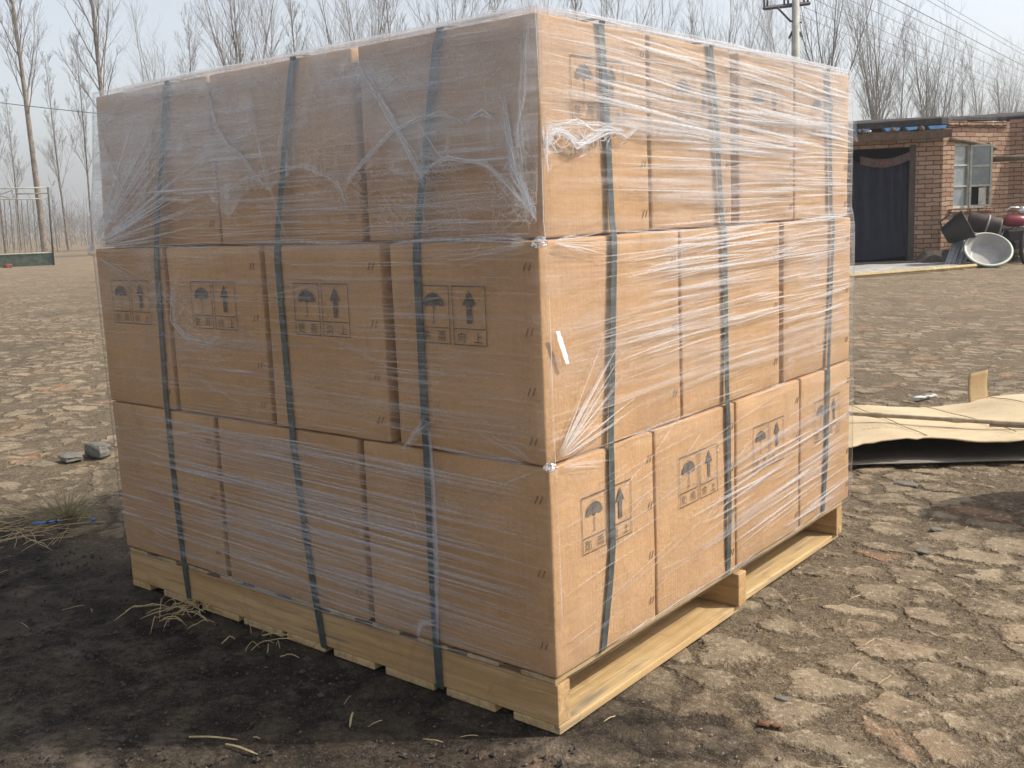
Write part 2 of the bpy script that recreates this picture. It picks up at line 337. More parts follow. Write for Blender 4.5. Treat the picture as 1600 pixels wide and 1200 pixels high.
# ------------------------------------------------------------ cartons
LAY = {1: (.0086, -.0114, -1.776, 1.738, .136, .6275), 2: (.0014, -.0126, -1.778, 1.744, .6275, 1.119), 3: (-.0065, .0200, -1.740, 1.7315, 1.119, 1.5845)}
BX = {1: [(0, -.589), (-.609, -1.203), (-1.224, None)], 2: [(0, -.452), (-.486, -.926), (-.948, -1.382), (-1.405, None)], 3: [(0, -.552), (-.576, -1.147), (-1.159, None)]}
BY = {1: [(0, .426), (.436, .866), (.877, 1.308), (1.320, None)], 2: [(0, .578), (.590, 1.176), (1.206, None)], 3: [(0, .452), (.466, .882), (.930, 1.290), (1.302, None)]}
LNAME = {1: 'bottom', 2: 'middle', 3: 'top'}
def bulge(u, v, b): return b*max(0, 1-(2*u)**2)**.8*max(0, 1-(2*v)**2)**.8
def carton_mesh(w_, d_, h_, bl, seed, r=.0062):
    nx, ny, nz = 18, 18, 16
    def ax(n, L):
        q = np.linspace(-1, 1, n-3)*(L/2-r); return np.concatenate([[-L/2, -L/2+r*.35], q, [L/2-r*.35, L/2]])
    X, Y, Z = ax(nx, w_), ax(ny, d_), ax(nz, h_)
    m = MB(); V = []; Fs = []; key = {}
    def vid(p):
        k = (round(p[0], 5), round(p[1], 5), round(p[2], 5))
        if k not in key: key[k] = len(V); V.append(p)
        return key[k]
    for (A, B_, fx, c_) in ((X, Z, 1, -d_/2), (X, Z, 1, d_/2), (Y, Z, 0, -w_/2), (Y, Z, 0, w_/2), (X, Y, 2, -h_/2), (X, Y, 2, h_/2)):
        for i in range(len(A)-1):
            for j in range(len(B_)-1):
                q = []
                for (s_, t_) in ((i, j), (i+1, j), (i+1, j+1), (i, j+1)):
                    p = {0: (c_, A[s_], B_[t_]), 1: (A[s_], c_, B_[t_]), 2: (A[s_], B_[t_], c_)}[fx]; q.append(vid(p))
                if (fx == 1) == (c_ > 0): q = q[::-1]
                Fs.append(tuple(q))
    V = np.array(V); inner = np.clip(V, [-w_/2+r, -d_/2+r, -h_/2+r], [w_/2-r, d_/2-r, h_/2-r]); dlt = V-inner
    L = np.linalg.norm(dlt, axis=1)[:, None]; V = inner+dlt/np.maximum(L, 1e-9)*r
    out = []
    for p, q in zip(V, dlt):
        p = p.copy(); u, v, s_ = p[0]/w_, p[1]/d_, p[2]/h_
        nn = mn.noise(Vector((p[0]*5+seed*9, p[1]*5, p[2]*5+seed)))*.0022
        if abs(q[1]) > r*.5: p[1] += math.copysign(bulge(u, s_, bl)+nn, p[1])
        if abs(q[0]) > r*.5: p[0] += math.copysign(bulge(v, s_, bl)+nn, p[0])
        e = mn.noise(Vector((p[0]*16+seed, p[1]*16, p[2]*16)))*.0016     # soft crushed edges
        out.append((p[0]+e, p[1]-e*.6, p[2]+e*.7))
    m.add(out, Fs)
    return m
ink = {}
def text_mesh(body):
    cu = bpy.data.curves.new('t', 'FONT'); cu.body = body; cu.size = 1; cu.align_x = 'CENTER'; cu.resolution_u = 2
    o = bpy.data.objects.new('t', cu); COL.objects.link(o); dg = bpy.context.evaluated_depsgraph_get()
    me_ = bpy.data.meshes.new_from_object(o.evaluated_get(dg)); bpy.data.objects.remove(o)
    V = np.array([v.co[:2] for v in me_.vertices]); Fs = [tuple(p.vertices) for p in me_.polygons]
    if len(V):
        lo, hi = V.min(0), V.max(0); V = (V-(lo+hi)/2)/max(hi-lo)
    bpy.data.meshes.remove(me_); return V, Fs
GLY = {c: text_mesh(c) for c in ('\u9632', '\u96e8', '\u5411', '\u4e0a')}
def stamp_2d():
    """umbrella and this-way-up marks: list of (verts2d, faces) centred on 0, 0.209 x 0.135 m"""
    out = []
    def rect(x0, y0, x1, y1, n=4):
        vs = []; fs = []
        if abs(x1-x0) > abs(y1-y0):
            for i in range(n+1): x = x0+(x1-x0)*i/n; vs += [(x, y0), (x, y1)]
        else:
            for i in range(n+1): y = y0+(y1-y0)*i/n; vs += [(x0, y), (x1, y)]
        for i in range(n): fs.append((2*i, 2*i+2, 2*i+3, 2*i+1))
        out.append((np.array(vs), fs))
    t_ = .0021
    for s_ in (-1, 1):
        xa, xb = (-.1045, -.0048) if s_ < 0 else (.0048, .1045)
        rect(xa, -.0675, xb, -.0675+t_); rect(xa, .0675-t_*1.3, xb, .0675); rect(xa, -.0675, xa+t_, .0675); rect(xb-t_, -.0675, xb, .0675)
        rect(xa+.004, -.031, xb-.004, -.031+t_*1.2)
    # umbrella
    cx, cy = -.0545, .026; n = 14
    top = [(cx+.034*math.cos(math.pi-math.pi*i/n), cy-.006+.029*math.sin(math.pi*i/n)) for i in range(n+1)]
    bot = []
    for i in range(n+1):
        q = i/n; bot.append((top[i][0], cy-.006-.004+.006*abs(math.sin(q*math.pi*4))*(1 if 0 < i < n else 0)))
    out.append((np.array(top+bot), [(i, i+1, n+2+i, n+1+i) for i in range(n)]))
    rect(cx-.0011, cy-.046, cx+.0011, cy-.006); rect(cx-.001, cy+.022, cx+.001, cy+.028); rect(cx-.006, cy-.046, cx, cy-.0438, 2)
    # arrow
    ax_ = .0545
    out.append((np.array([(ax_, .058), (ax_-.019, .024), (ax_+.019, .024)]), [(0, 1, 2)]))
    rect(ax_-.0072, -.018, ax_+.0072, .0245)
    for ch, x in (('\u9632', -.080), ('\u96e8', -.032), ('\u5411', .030), ('\u4e0a', .079)):
        V, Fs = GLY[ch]
        if len(V): out.append((V*(.024)+np.array([x, -.049]), Fs))
    return out
STAMP = stamp_2d()
def put_stamp(c, box, face, u_off=0, z_off=.083, sc_=1., fade=None):
    cx, cy, cz, w_, d_, h_, bl = box; m = MB()
    for V, Fs in STAMP:
        P3 = []
        for a, z in V:
            a = a*sc_+u_off; zz = z*sc_+z_off
            if face == 'R': P3.append((cx+w_/2+bulge(a/d_, zz/h_, bl)+.0026, cy+a, cz+zz))
            else: P3.append((cx+a, cy-d_/2-bulge(a/w_, zz/h_, bl)-.0026, cz+zz))
        m.add(P3, Fs)
    m.build('handling_stamp', M_INK, c)
def put_staples(c, box, face, a, zs):
    cx, cy, cz, w_, d_, h_, bl = box
    for z in zs:
        m = MB()
        for k in (-.0065, .0065):
            for s_ in (0,):
                if face == 'R': p = [(cx+w_/2+bulge(a/d_, z/h_, bl)+.0022, cy+a+k-.004, cz+z-.009), (cx+w_/2+bulge(a/d_, z/h_, bl)+.0022, cy+a+k+.004, cz+z+.009)]
                else: p = [(cx+a+k-.004, cy-d_/2-bulge(a/w_, z/h_, bl)-.0022, cz+z-.009), (cx+a+k+.004, cy-d_/2-bulge(a/w_, z/h_, bl)-.0022, cz+z+.009)]
                m.tube(p, .0011, 4)
        m.build('staple', M_STAPLE, c)
ordn = ['at the near corner of the stack', 'second from the near corner', 'third from the near corner', 'at the far end']
for L in (1, 2, 3):
    X0, Y0, XL, YR, z0, z1 = LAY[L]
    for i, (xa, xb) in enumerate(BX[L]):
        for j, (ya, yb) in enumerate(BY[L]):
            x1 = X0-.008 if i == 0 else xa; x0_ = XL+.003 if xb is None else xb
            y0_ = Y0+.008 if j == 0 else ya; y1 = YR-.006 if yb is None else yb
            hz = z1-z0-.004; cz = z0+hz/2+.001
            w_, d_ = x1-x0_, y1-y0_; cx, cy = (x0_+x1)/2, (y0_+y1)/2
            jx = rng.uniform(-.002, .002); bl = .003
            seen = i == 0 or j == 0
            ln = LNAME[L]
            if i == 0 and j == 0:
                lab = {1: 'bottom-row brown carton at the near corner, umbrella stamp beside the strap',
                       2: 'middle-row brown carton at the near corner, white tape scrap on its sunlit side',
                       3: 'top-row brown carton at the near corner under crumpled torn film'}[L]
            elif i == 0:
                lab = '%s-row brown carton on the sunlit right side, %s' % (ln, ordn[3] if yb is None else ordn[j])
            elif j == 0:
                lab = '%s-row brown carton on the shaded left side, %s' % (ln, ordn[3] if xb is None else ordn[i])
            else: lab = 'brown carton inside the stack, hidden behind the outer cartons'
            m = carton_mesh(w_, d_, hz, bl if seen else 0., i*4+j+L*17)
            if L == 3 and xb is None:
                m.v[0][:, 0] -= .034*np.clip(.5-m.v[0][:, 0]/w_, 0, 1)*np.clip(.5-m.v[0][:, 2]/hz, 0, 1)
            m.v = [v+np.array([cx+(jx if not seen else 0), cy, cz]) for v in m.v]
            o = m.build('carton', M_CARD, origin=(cx, cy, z0), smooth=True)
            tag(o, lab, 'carton', 'cartons stacked on the pallet')
            box = (cx, cy, cz, w_, d_, hz, bl)
            if i == 0 and L in (1, 3):
                put_stamp(o, box, 'R', {0: .0, 1: .0, 2: -.012, 3: .0}[j], .083 if L == 1 else .088)
                put_staples(o, box, 'R', d_/2-.022, (.18, .06, -.07, -.19))
            if i == 0 and L == 2: put_staples(o, box, 'R', d_/2-.03, (.17, .0, -.17))
            if j == 0 and L == 2:
                put_stamp(o, box, 'L', -.03 if i == 0 else 0., .08)
                put_staples(o, box, 'L', w_/2-.03, (.19, .05, -.08, -.19))
            if j == 0 and L != 2: put_staples(o, box, 'L', w_/2-.03, (.17, .0, -.17))

# ------------------------------------------------------------ film surface functions
zk = np.array([.10, .136, .30, .60, .6275, .66, 1.09, 1.119, 1.15, 1.40, 1.5845])
fX0 = np.array([-.004, .007, .0126, .0110, .0085, .0080, .0060, .0030, -.0010, .0000, -.0040])
fY0 = np.array([-.006, -.0085, -.0120, -.0120, -.0110, -.0125, -.0130, -.0085, -.0085, .0080, .0200])
fXL = np.array([-1.764, -1.772, -1.7735, -1.7735, -1.7735, -1.7755, -1.7760, -1.773, -1.774, -1.755, -1.738])
fYR = np.array([1.71, 1.734, 1.7360, 1.7360, 1.736, 1.742, 1.7420, 1.740, 1.730, 1.7290, 1.728])
def fx0(z): return np.interp(z, zk, fX0)
def fy0(z): return np.interp(z, zk, fY0)
def nz(x, y, z=0.): return mn.noise(Vector((x, y, z)))

# ------------------------------------------------------------ straps
SW = .0225
def ribbon(m, pts, side, wd, th=.0012):
    pts = np.asarray(pts, float); side = np.asarray(side, float)
    t_ = np.gradient(pts, axis=0); t_ /= np.linalg.norm(t_, axis=1)[:, None]
    nrm = np.cross(t_, side[None]); nrm /= np.linalg.norm(nrm, axis=1)[:, None]
    A = pts-side*wd/2; B_ = pts+side*wd/2
    ring = np.stack([A-nrm*th/2, B_-nrm*th/2, B_+nrm*th/2, A+nrm*th/2], 1); k = len(pts)
    m.add(ring.reshape(-1, 3), [(i*4+j, i*4+(j+1) % 4, (i+1)*4+(j+1) % 4, (i+1)*4+j) for i in range(k-1) for j in range(4)])
def resample(q, n):
    q = np.asarray(q, float); d = np.r_[0, np.cumsum(np.linalg.norm(np.diff(q, axis=0), axis=1))]
    s_ = np.linspace(0, d[-1], n); return np.stack([np.interp(s_, d, q[:, k]) for k in range(3)], 1)
lefts = [([(-1.330, 1.586), (-1.344, 1.552), (-1.424, 1.12), (-1.449, .626), (-1.442, .14), (-1.436, .012)], 'green strap down the shaded side, nearest its far left end'),
         ([(-.775, 1.586), (-.79, 1.55), (-.863, 1.114), (-.858, .591), (-.815, .14), (-.80, .012)], 'green strap down the middle of the shaded side'),
         ([(-.275, 1.586), (-.29, 1.548), (-.357, 1.108), (-.360, .598), (-.366, .14), (-.366, .012)], 'green strap down the shaded side, nearest the near corner')]
for pts, lab in lefts:
    m = MB(); xt = pts[0][0]; q = [(xt+.02, 1.745, 1.0), (xt, 1.742, 1.588), (xt, .9, 1.5895), (xt, .05, 1.5895)]
    q += [(x, float(fy0(z))+.0015 if z < 1.57 else .022, z) for x, z in pts[1:]]
    q[4:4] = [(xt, .0145, 1.584)]
    q += [(pts[-1][0], .004, .0195), (pts[-1][0]-.0, .06, .0195), (pts[-1][0], .846, .0195-.004)]
    q = [p if not (p[2] < .02 and p[1] > .0) else (p[0], p[1], -.0 + .0212) for p in q]
    q = [(p[0], (p[1] if p[2] > .13 or p[1] > .003 else -.0035), p[2]) for p in q]
    front = [p for p in q]
    q = resample(front, 420)
    for p in q:
        if p[1] < .03 and p[2] > .135: p[1] = float(fy0(p[2]))+.0012 if p[2] < 1.578 else p[1]
    ribbon(m, q, (1, 0, 0), SW)
    tag(m.build('strapping_band', M_STRAP, origin=(pts[-1][0], 0, 0)), lab, 'strap', 'green straps round the stack')
rights = [([(.250, 1.576), (.271, 1.13), (.226, .593), (.222, .39), (.178, .137)], 'green strap down the sunlit side, nearest the near corner, crossing an umbrella stamp'),
          ([(.755, 1.576), (.807, 1.106), (.812, .595), (.814, .137)], 'green strap down the middle of the sunlit side'),
          ([(1.525, 1.576), (1.559, 1.098), (1.52, .576), (1.493, .137)], 'green strap down the sunlit side, nearest its far right end')]
for pts, lab in rights:
    m = MB(); yt = pts[0][0]; q = [(-1.766, yt+.02, 1.0), (-1.763, yt, 1.590), (-.9, yt, 1.592), (-.02, yt, 1.592), (.0, yt, 1.588)]
    q += [(float(fx0(z))-.0015, y, z) for y, z in pts]
    q += [(-.02, pts[-1][0], .1345), (-.10, pts[-1][0]-.004, .1345)]
    q = resample(q, 420)
    for p in q:
        if p[0] > -.012 and .137 < p[2] < 1.575: p[0] = float(fx0(p[2]))-.0012
    ribbon(m, q, (0, 1, 0), SW)
    tag(m.build('strapping_band', M_STRAP, origin=(0, pts[-1][0], .134)), lab, 'strap', 'green straps round the stack')

# ------------------------------------------------------------ stretch wrap
wrap = empty('stretch_wrap', (-.88, .87, .13), 'clear stretch film wound round the whole stack, torn and crumpled near the top', 'plastic film')
NZ = 190; zs = np.linspace(.118, 1.592, NZ)
X0, Y0 = fx0(zs), fy0(zs); XL, YR = np.interp(zs, zk, fXL), np.interp(zs, zk, fYR)
nX, nY = 190, 190
tX = np.linspace(0, 1, nX); tY = np.linspace(0, 1, nY)
def veil_at(face, a, z):
    v = (.02 if face == 'L' else .04)+.03*max(0, nz(a*2, z*3, 4))
    if face == 'L':       # a = x
        v += (.24+.16*min(1, max(0, (-a-.5)/1.0)))*min(1, max(0, (z-1.20+.07*nz(a*5, 3)+.06*nz(a*13, 8))/.25))
        if a < -1.1 and z > .80: v += .14*min(1, (-1.1-a)/.3)*min(1, (z-.80)/.15)*max(0, .7+1.4*nz(a*6, z*7, 8))
        if .69 < z < 1.05: v += .02
        if z < .60 and a < -.3: v += .02
        if -.55 < a < 0 and 1.12 < z < 1.22: v += .13*math.exp(-((a+.27)/.2)**2)
    else:
        if a > .45 and z > 1.15: v += .05
        if z > 1.42: v += .05
        e = .76-.02*a+.018*nz(a*4, 0)
        if e < z < 1.10: v += .055
        if a > 1.2: v += .05
    return v
def streak_at(face, a, z):
    if face == 'L':
        s_ = .75+.5*nz(a*1.3, z*2, 1)
        if a > -.28: s_ *= .45
        if a < -1.45 and z < .65: s_ *= .25
        if z < .6 and a < -.3: s_ = 1.1
        if z > 1.2: s_ *= .8
        return max(0, s_)
    s_ = .45+.5*nz(a*1.7, z*2.4, 2)
    if a > .4: s_ += .35*min(1, (a-.4)/.3)
    if a < .42 and .76 < z < 1.3: s_ *= .25
    if z < .62: s_ *= .55
    return max(0, s_)
rows = []; uv = []; veil = []; stk = []
for k, z in enumerate(zs):
    x0, y0, xl, yr = X0[k], Y0[k], XL[k], YR[k]; R = .010; row = []
    seq = []
    for t_ in tX: seq.append((xl+(x0-xl)*t_, y0, 'L'))
    for t_ in tY[1:]: seq.append((x0, y0+(yr-y0)*t_, 'R'))
    for t_ in tX[1:]: seq.append((x0+(xl-x0)*t_, yr, 'B'))
    for t_ in tY[1:-1]: seq.append((xl, yr+(y0-yr)*t_, 'W'))
    for i, (x, y, f) in enumerate(seq):
        n1 = nz(x*9+y*9, z*60)*.0011+nz(x*3+y*3, z*24, 5)*.0014
        ed = min(1, max(0, (min(abs(x-x0), abs(x-xl)) if f in 'LB' else min(abs(y-y0), abs(y-yr)))/.05))
        px, py = x, y
        if f == 'L': py -= n1*ed+.001
        elif f == 'R': px += n1*ed+.001
        elif f == 'B': py += n1*ed
        else: px -= n1*ed
        # the film bridges the step between rows at the left end instead of following it
        if f == 'L' and 1.10 < z < 1.34: py -= max(0, (1.34-z)/.24)*.020*max(0, 1-(x+1.78)/.34)**1.5
        zz = z
        if k == 0: zz = z+.010*nz(x*5, y*5, 3)+(.008 if f != 'L' else -.002)
        row.append((px, py, zz)); a = x if f in 'LB' else y
        uu = a if f in 'LB' else a+5
        uv.append((uu, z)); veil.append(veil_at('L' if f in 'LB' else 'R', a, z)); stk.append(streak_at('L' if f in 'LB' else 'R', a, z))
    rows.append(row)
n_ = len(rows[0])
V = np.array(rows).reshape(-1, 3)
F_ = [(k*n_+i, k*n_+(i+1) % n_, (k+1)*n_+(i+1) % n_, (k+1)*n_+i) for k in range(NZ-1) for i in range(n_)]
base = len(V); top = np.array(rows[-1])
extra = []
for q, dz in ((.96, .002), (.6, .003), (.0, .002)):
    cc = np.array([-.88, .87, 0]); r_ = (top-cc)*np.array([q, q, 1])+cc; r_[:, 2] = 1.594+dz+np.array([.003*nz(p[0]*6, p[1]*6) for p in r_]); extra.append(r_)
V = np.vstack([V]+extra)
for e in range(3):
    s0 = base-n_ if e == 0 else base+(e-1)*n_; s1 = base+e*n_
    F_ += [(s0+i, s0+(i+1) % n_, s1+(i+1) % n_, s1+i) for i in range(n_)]
for r_ in extra:
    uv += [(p[0]*1., p[1]*1.+3) for p in r_]; veil += [.22]*n_; stk += [.8]*n_
def set_attr(o, **kw):
    for k, v in kw.items():
        at = o.data.attributes.new(k, 'FLOAT', 'POINT'); at.data.foreach_set('value', np.asarray(v, np.float32))
m = MB(); m.add(V, F_); film = m.build('film', M_FILM, wrap, smooth=True, uv=uv); set_attr(film, veil=veil, streak=stk)

# torn outer layer hanging over the top row
hemL = np.array([(-1.77, 1.17), (-1.72, 1.20), (-1.60, 1.16), (-1.5, 1.19), (-1.433, 1.215), (-1.33, 1.25), (-1.25, 1.235), (-1.142, 1.262), (-1.05, 1.19), (-.98, 1.25), (-.942, 1.274), (-.83, 1.285), (-.732, 1.303), (-.66, 1.28), (-.584, 1.238), (-.55, 1.28), (-.523, 1.292), (-.436, 1.291), (-.38, 1.262), (-.325, 1.258), (-.29, 1.285), (-.254, 1.297), (-.143, 1.277), (-.09, 1.22), (-.04, 1.19), (-.005, 1.165)])
hemR = np.array([(.0, 1.255), (.02, 1.29), (.04, 1.335), (.075, 1.345), (.11, 1.315), (.15, 1.305), (.208, 1.335), (.286, 1.349), (.395, 1.335), (.5, 1.36), (.62, 1.33), (.9, 1.37), (1.2, 1.34), (1.5, 1.38), (1.73, 1.36)])
nu, nv = 420, 46; seqs = []; 
m = MB(); uv = []; veil = []; stk = []
for (face, N_, a0, a1, hem) in (('L', 300, -1.745, .002, hemL), ('R', 300, .006, 1.742, hemR)):
    G = np.zeros((N_, nv, 3))
    for i in range(N_):
        a = a0+(a1-a0)*i/(N_-1); zl = np.interp(a, hem[:, 0], hem[:, 1])+.012*nz(a*30, 1)+.006*nz(a*80, 2)
        for j in range(nv):
            s_ = j/(nv-1); z = 1.596-(1.596-zl)*s_
            cr = max(0, s_-.72)/.28
            o_ = .003+.0025*(1+nz(a*14+z*3, z*2.5, 7))*(.4+s_)+cr**1.5*(.003+.007*abs(nz(a*32, z*26, 3)))
            if face == 'L':
                da = cr*.006*nz(a*40, z*30, 9); G[i, j] = (min(a+da, .004), fy0(z)-.0015-o_, z); vv = (.08+.12*max(0, nz(a*5, z*7, 2)+.25)+.05*max(0, nz(a*17, z*13, 4)))*(1-.85*min(1, max(0, s_-.62)/.3))+.14*max(0, s_-.93)/.07*max(0, .3+nz(a*19, 5))
            else: G[i, j] = (fx0(z)+.0015+o_, a, z); fd = max(0, 1-max(0, a-.32)/.15); vv = (.02+.10*cr)*fd; o_ = .003+(o_-.003)*fd
            uv.append((a+(0 if face == 'L' else 9), z)); veil.append(vv); stk.append(min(1, .35+cr)*(1 if face == 'L' else fd))
    m.grid(G if face == 'L' else G)
flap = m.build('torn_layer', M_FLAP, wrap, smooth=True, uv=uv); set_attr(flap, veil=veil, streak=stk)

# pulled pleats and threads in the film
class Pl:
    def __init__(s): s.m = MB(); s.uv = []; s.op = []
    def add(s, face, pts, wd, op, ht=.45, n=14, lift=.0016, taper=1.):
        q = np.asarray(pts, float); d = np.r_[0, np.cumsum(np.linalg.norm(np.diff(q, axis=0), axis=1))]
        t_ = np.linspace(0, 1, n); c = np.stack([np.interp(t_*d[-1], d, q[:, k]) for k in range(2)], 1)
        tg = np.gradient(c, axis=0); tg /= np.linalg.norm(tg, axis=1)[:, None]+1e-9; pr = np.stack([-tg[:, 1], tg[:, 0]], 1)
        env = np.sin(np.pi*np.clip(t_, .001, .999))**(.55*taper) if taper else np.ones(n)
        K = 5; G = np.zeros((n, K, 3))
        for j in range(K):
            e = -1+2*j/(K-1); pz = c+pr*(e*wd/2*(.25+.75*env))[:, None]; h_ = lift+(1-e*e)*wd*ht*.5*env
            if face == 'L': G[:, j] = np.stack([pz[:, 0], fy0(pz[:, 1])-.0025-h_, pz[:, 1]], 1)
            else: G[:, j] = np.stack([fx0(pz[:, 1])+.0025+h_, pz[:, 0], pz[:, 1]], 1)
            
        for i in range(n):
            for j in range(K): s.uv.append((t_[i]*d[-1]*3+len(s.op)*.013, -1+2*j/(K-1))); s.op.append(op*env[i]**.8)
        # uv / op were appended row-major like the grid
        s.m.grid(G)
pl = Pl()
U = rng.uniform
def cluster(face, a0, a1, z0, z1, n, ln, wd, op, tilt, ts=.02, crv=.004):
    for _ in range(n):
        a = U(a0, a1); z = U(z0, z1); L_ = U(*ln); t_ = rng.normal(tilt, ts); k = U(-crv, crv)
        b0, b1 = a-L_/2, a+L_/2
        lo, hi = (-1.76, -.01) if face == 'L' else (.01, 1.735)
        b0, b1 = max(b0, lo), min(b1, hi)
        if b1-b0 < .03: continue
        pts = [(b0+(b1-b0)*q, z+t_*((b0+(b1-b0)*q)-a)+k*math.sin(q*math.pi)*4*(b1-b0)) for q in np.linspace(0, 1, 8)]
        zmin, zmax = .15, 1.57
        if min(p[1] for p in pts) < zmin or max(p[1] for p in pts) > zmax: continue
        pl.add(face, pts, U(*wd), U(*op))
# sunlit side
cluster('R', .5, 1.72, 1.13, 1.34, 70, (.15, .75), (.002, .010), (.3, .85), .00, .015)
cluster('R', .3, 1.72, 1.34, 1.57, 110, (.2, .9), (.003, .014), (.35, .95), -.05, .02, .006)
cluster('R', .02, .6, 1.36, 1.56, 40, (.08, .4), (.0015, .005), (.3, .8), -.03, .03)
cluster('R', .45, 1.72, .80, 1.11, 120, (.12, .75), (.002, .010), (.35, .9), .02, .02)
cluster('R', .5, 1.7, .66, .86, 60, (.10, .35), (.0015, .004), (.3, .7), .03, .02)
cluster('R', .05, .6, .68, .95, 14, (.2, .6), (.0015, .004), (.3, .7), .06, .03)
cluster('R', .05, .5, .74, .90, 16, (.04, .12), (.0015, .003), (.2, .5), .03, .02)
cluster('R', .05, 1.6, .20, .60, 34, (.15, .6), (.0015, .005), (.25, .65), .10, .05)
cluster('R', .8, 1.7, .18, .45, 40, (.2, .7), (.003, .014), (.3, .7), .06, .03)
cluster('R', .2, 1.2, .18, .62, 22, (.06, .2), (.002, .005), (.2, .6), .45, .15)
cluster('R', .0, .5, .45, .62, 12, (.06, .2), (.0012, .003), (.3, .6), .1, .05)
cluster('R', .35, 1.70, 1.14, 1.56, 60, (.3, 1.1), (.010, .030), (.12, .30), -.02, .025, .006)  # broad milky ribbons from here on add sun glare as film colour
cluster('R', .40, 1.70, .70, 1.10, 46, (.3, 1.0), (.008, .024), (.10, .28), .01, .02)
cluster('R', .75, 1.70, .18, .60, 18, (.3, .8), (.008, .024), (.10, .26), .07, .03)
# shaded side
cluster('L', -1.5, -.25, .16, .60, 50, (.4, 1.2), (.008, .018), (.12, .26), -.022, .005, .001)
cluster('L', -1.74, -.05, .68, 1.30, 50, (.3, .9), (.008, .020), (.08, .2), .0, .015)
cluster('L', -1.5, -.30, .16, .60, 130, (.25, .9), (.003, .009), (.3, .6), -.022, .006, .002)
cluster('L', -1.5, -.22, .16, .60, 80, (.25, 1.1), (.004, .011), (.2, .40), -.024, .004, .001)
cluster('L', -.55, -.05, .20, .60, 34, (.10, .4), (.0015, .004), (.2, .45), -.05, .03)
cluster('L', -1.74, -1.4, .2, .55, 10, (.08, .2), (.0015, .004), (.15, .35), -.08, .05)
cluster('L', -1.74, -.05, .68, 1.1, 120, (.15, .7), (.0018, .005), (.22, .5), .0, .015)
cluster('L', -.9, -.05, .66, .82, 30, (.1, .4), (.0015, .004), (.2, .4), -.05, .02)
cluster('L', -1.2, -.05, 1.13, 1.30, 110, (.15, .6), (.002, .007), (.25, .6), .0, .02)
cluster('L', -1.7, -.05, 1.30, 1.56, 90, (.15, .7), (.002, .006), (.2, .45), .02, .04, .01)
# fans where the film is pulled over the box corners
def fan(face, a, z, n, r, angs, wd, op, r0=.01):
    for _ in range(n):
        th = math.radians(U(*angs)); L_ = U(*r); s_ = U(r0, r0*3)
        p0 = (a+s_*math.cos(th), z+s_*math.sin(th)); p1 = (a+L_*math.cos(th), z+L_*math.sin(th)+.012*U(-1, 1))
        p1 = (p1[0], min(1.57, max(.14, p1[1]))); pl.add(face, [p0, ((p0[0]+p1[0])/2, (p0[1]+p1[1])/2+U(-.004, .004)), p1], U(*wd), U(*op))
fan('R', .012, .640, 26, (.08, .40), (8, 55), (.002, .006), (.5, .95))
fan('R', .012, .626, 14, (.06, .25), (-30, 10), (.0015, .004), (.3, .7))
fan('R', .010, 1.112, 12, (.05, .3), (-12, 6), (.002, .005), (.4, .9))
fan('L', -.010, .628, 18, (.08, .32), (150, 215), (.0015, .004), (.2, .5))
fan('L', -.012, 1.112, 16, (.05, .35), (165, 200), (.002, .005), (.3, .7))
fan('L', -1.772, 1.118, 90, (.15, .66), (4, 56), (.002, .009), (.4, .9), .02)
fan('L', -1.772, 1.100, 26, (.1, .45), (-35, 4), (.002, .006), (.2, .45), .02)
fan('L', -1.70, .25, 12, (.06, .25), (-25, 25), (.002, .005), (.1, .3), .02)
# ropes of bunched film, traced on the box faces
def rope(face, pts, wd, op, k=5, sp=.008):
    for _ in range(k):
        o1 = [(a+U(-sp, sp), z+U(-sp, sp)) for a, z in pts]; pl.add(face, o1, wd*U(.3, 1.1), min(1, op*(1.6 if face == 'L' else 1)*U(.5, 1.1)), n=26, taper=.6, lift=U(.002, .008))
rope('L', [(-.545, 1.55), (-.50, 1.50), (-.43, 1.41), (-.36, 1.31), (-.315, 1.25)], .010, .5, 9, .012)
rope('L', [(-.40, 1.46), (-.34, 1.38), (-.28, 1.31), (-.20, 1.265)], .003, .6, 3, .004)
rope('L', [(-.59, 1.26), (-.52, 1.31), (-.42, 1.37), (-.33, 1.395), (-.27, 1.40), (-.20, 1.375)], .008, .45, 7)
rope('L', [(-.20, 1.375), (-.15, 1.39), (-.11, 1.37)], .008, .5, 5)
rope('L', [(-.09, 1.42), (-.075, 1.33), (-.06, 1.26), (-.02, 1.19), (-.006, 1.165)], .010, .55, 10, .012)
rope('L', [(-.03, 1.55), (-.04, 1.42), (-.05, 1.34), (-.03, 1.25), (-.01, 1.17)], .007, .4, 8, .014)
rope('L', [(-.325, 1.27), (-.25, 1.30), (-.14, 1.285), (-.08, 1.24), (-.02, 1.18)], .007, .5, 7, .007)
rope('L', [(-1.13, 1.54), (-1.10, 1.44), (-1.05, 1.38), (-.98, 1.35), (-.95, 1.31)], .010, .4, 7)
rope('L', [(-1.02, 1.39), (-.94, 1.30), (-.88, 1.26), (-.83, 1.285)], .006, .4, 5)
rope('L', [(-.95, 1.52), (-.92, 1.40), (-.89, 1.30), (-.86, 1.23)], .007, .4, 5)
rope('L', [(-.865, 1.26), (-.85, 1.2), (-.80, 1.115)], .0022, .8, 2, .001)
rope('L', [(-1.70, 1.50), (-1.66, 1.40), (-1.60, 1.32), (-1.55, 1.24)], .009, .35, 6)
rope('L', [(-1.35, 1.55), (-1.40, 1.42), (-1.45, 1.30), (-1.50, 1.2)], .008, .3, 6, .02)
rope('L', [(-1.55, 1.2), (-1.45, 1.29), (-1.36, 1.36)], .009, .3, 6)
rope('L', [(-1.1, 1.26), (-.98, 1.29), (-.85, 1.31), (-.73, 1.31), (-.62, 1.27)], .006, .4, 7, .01)
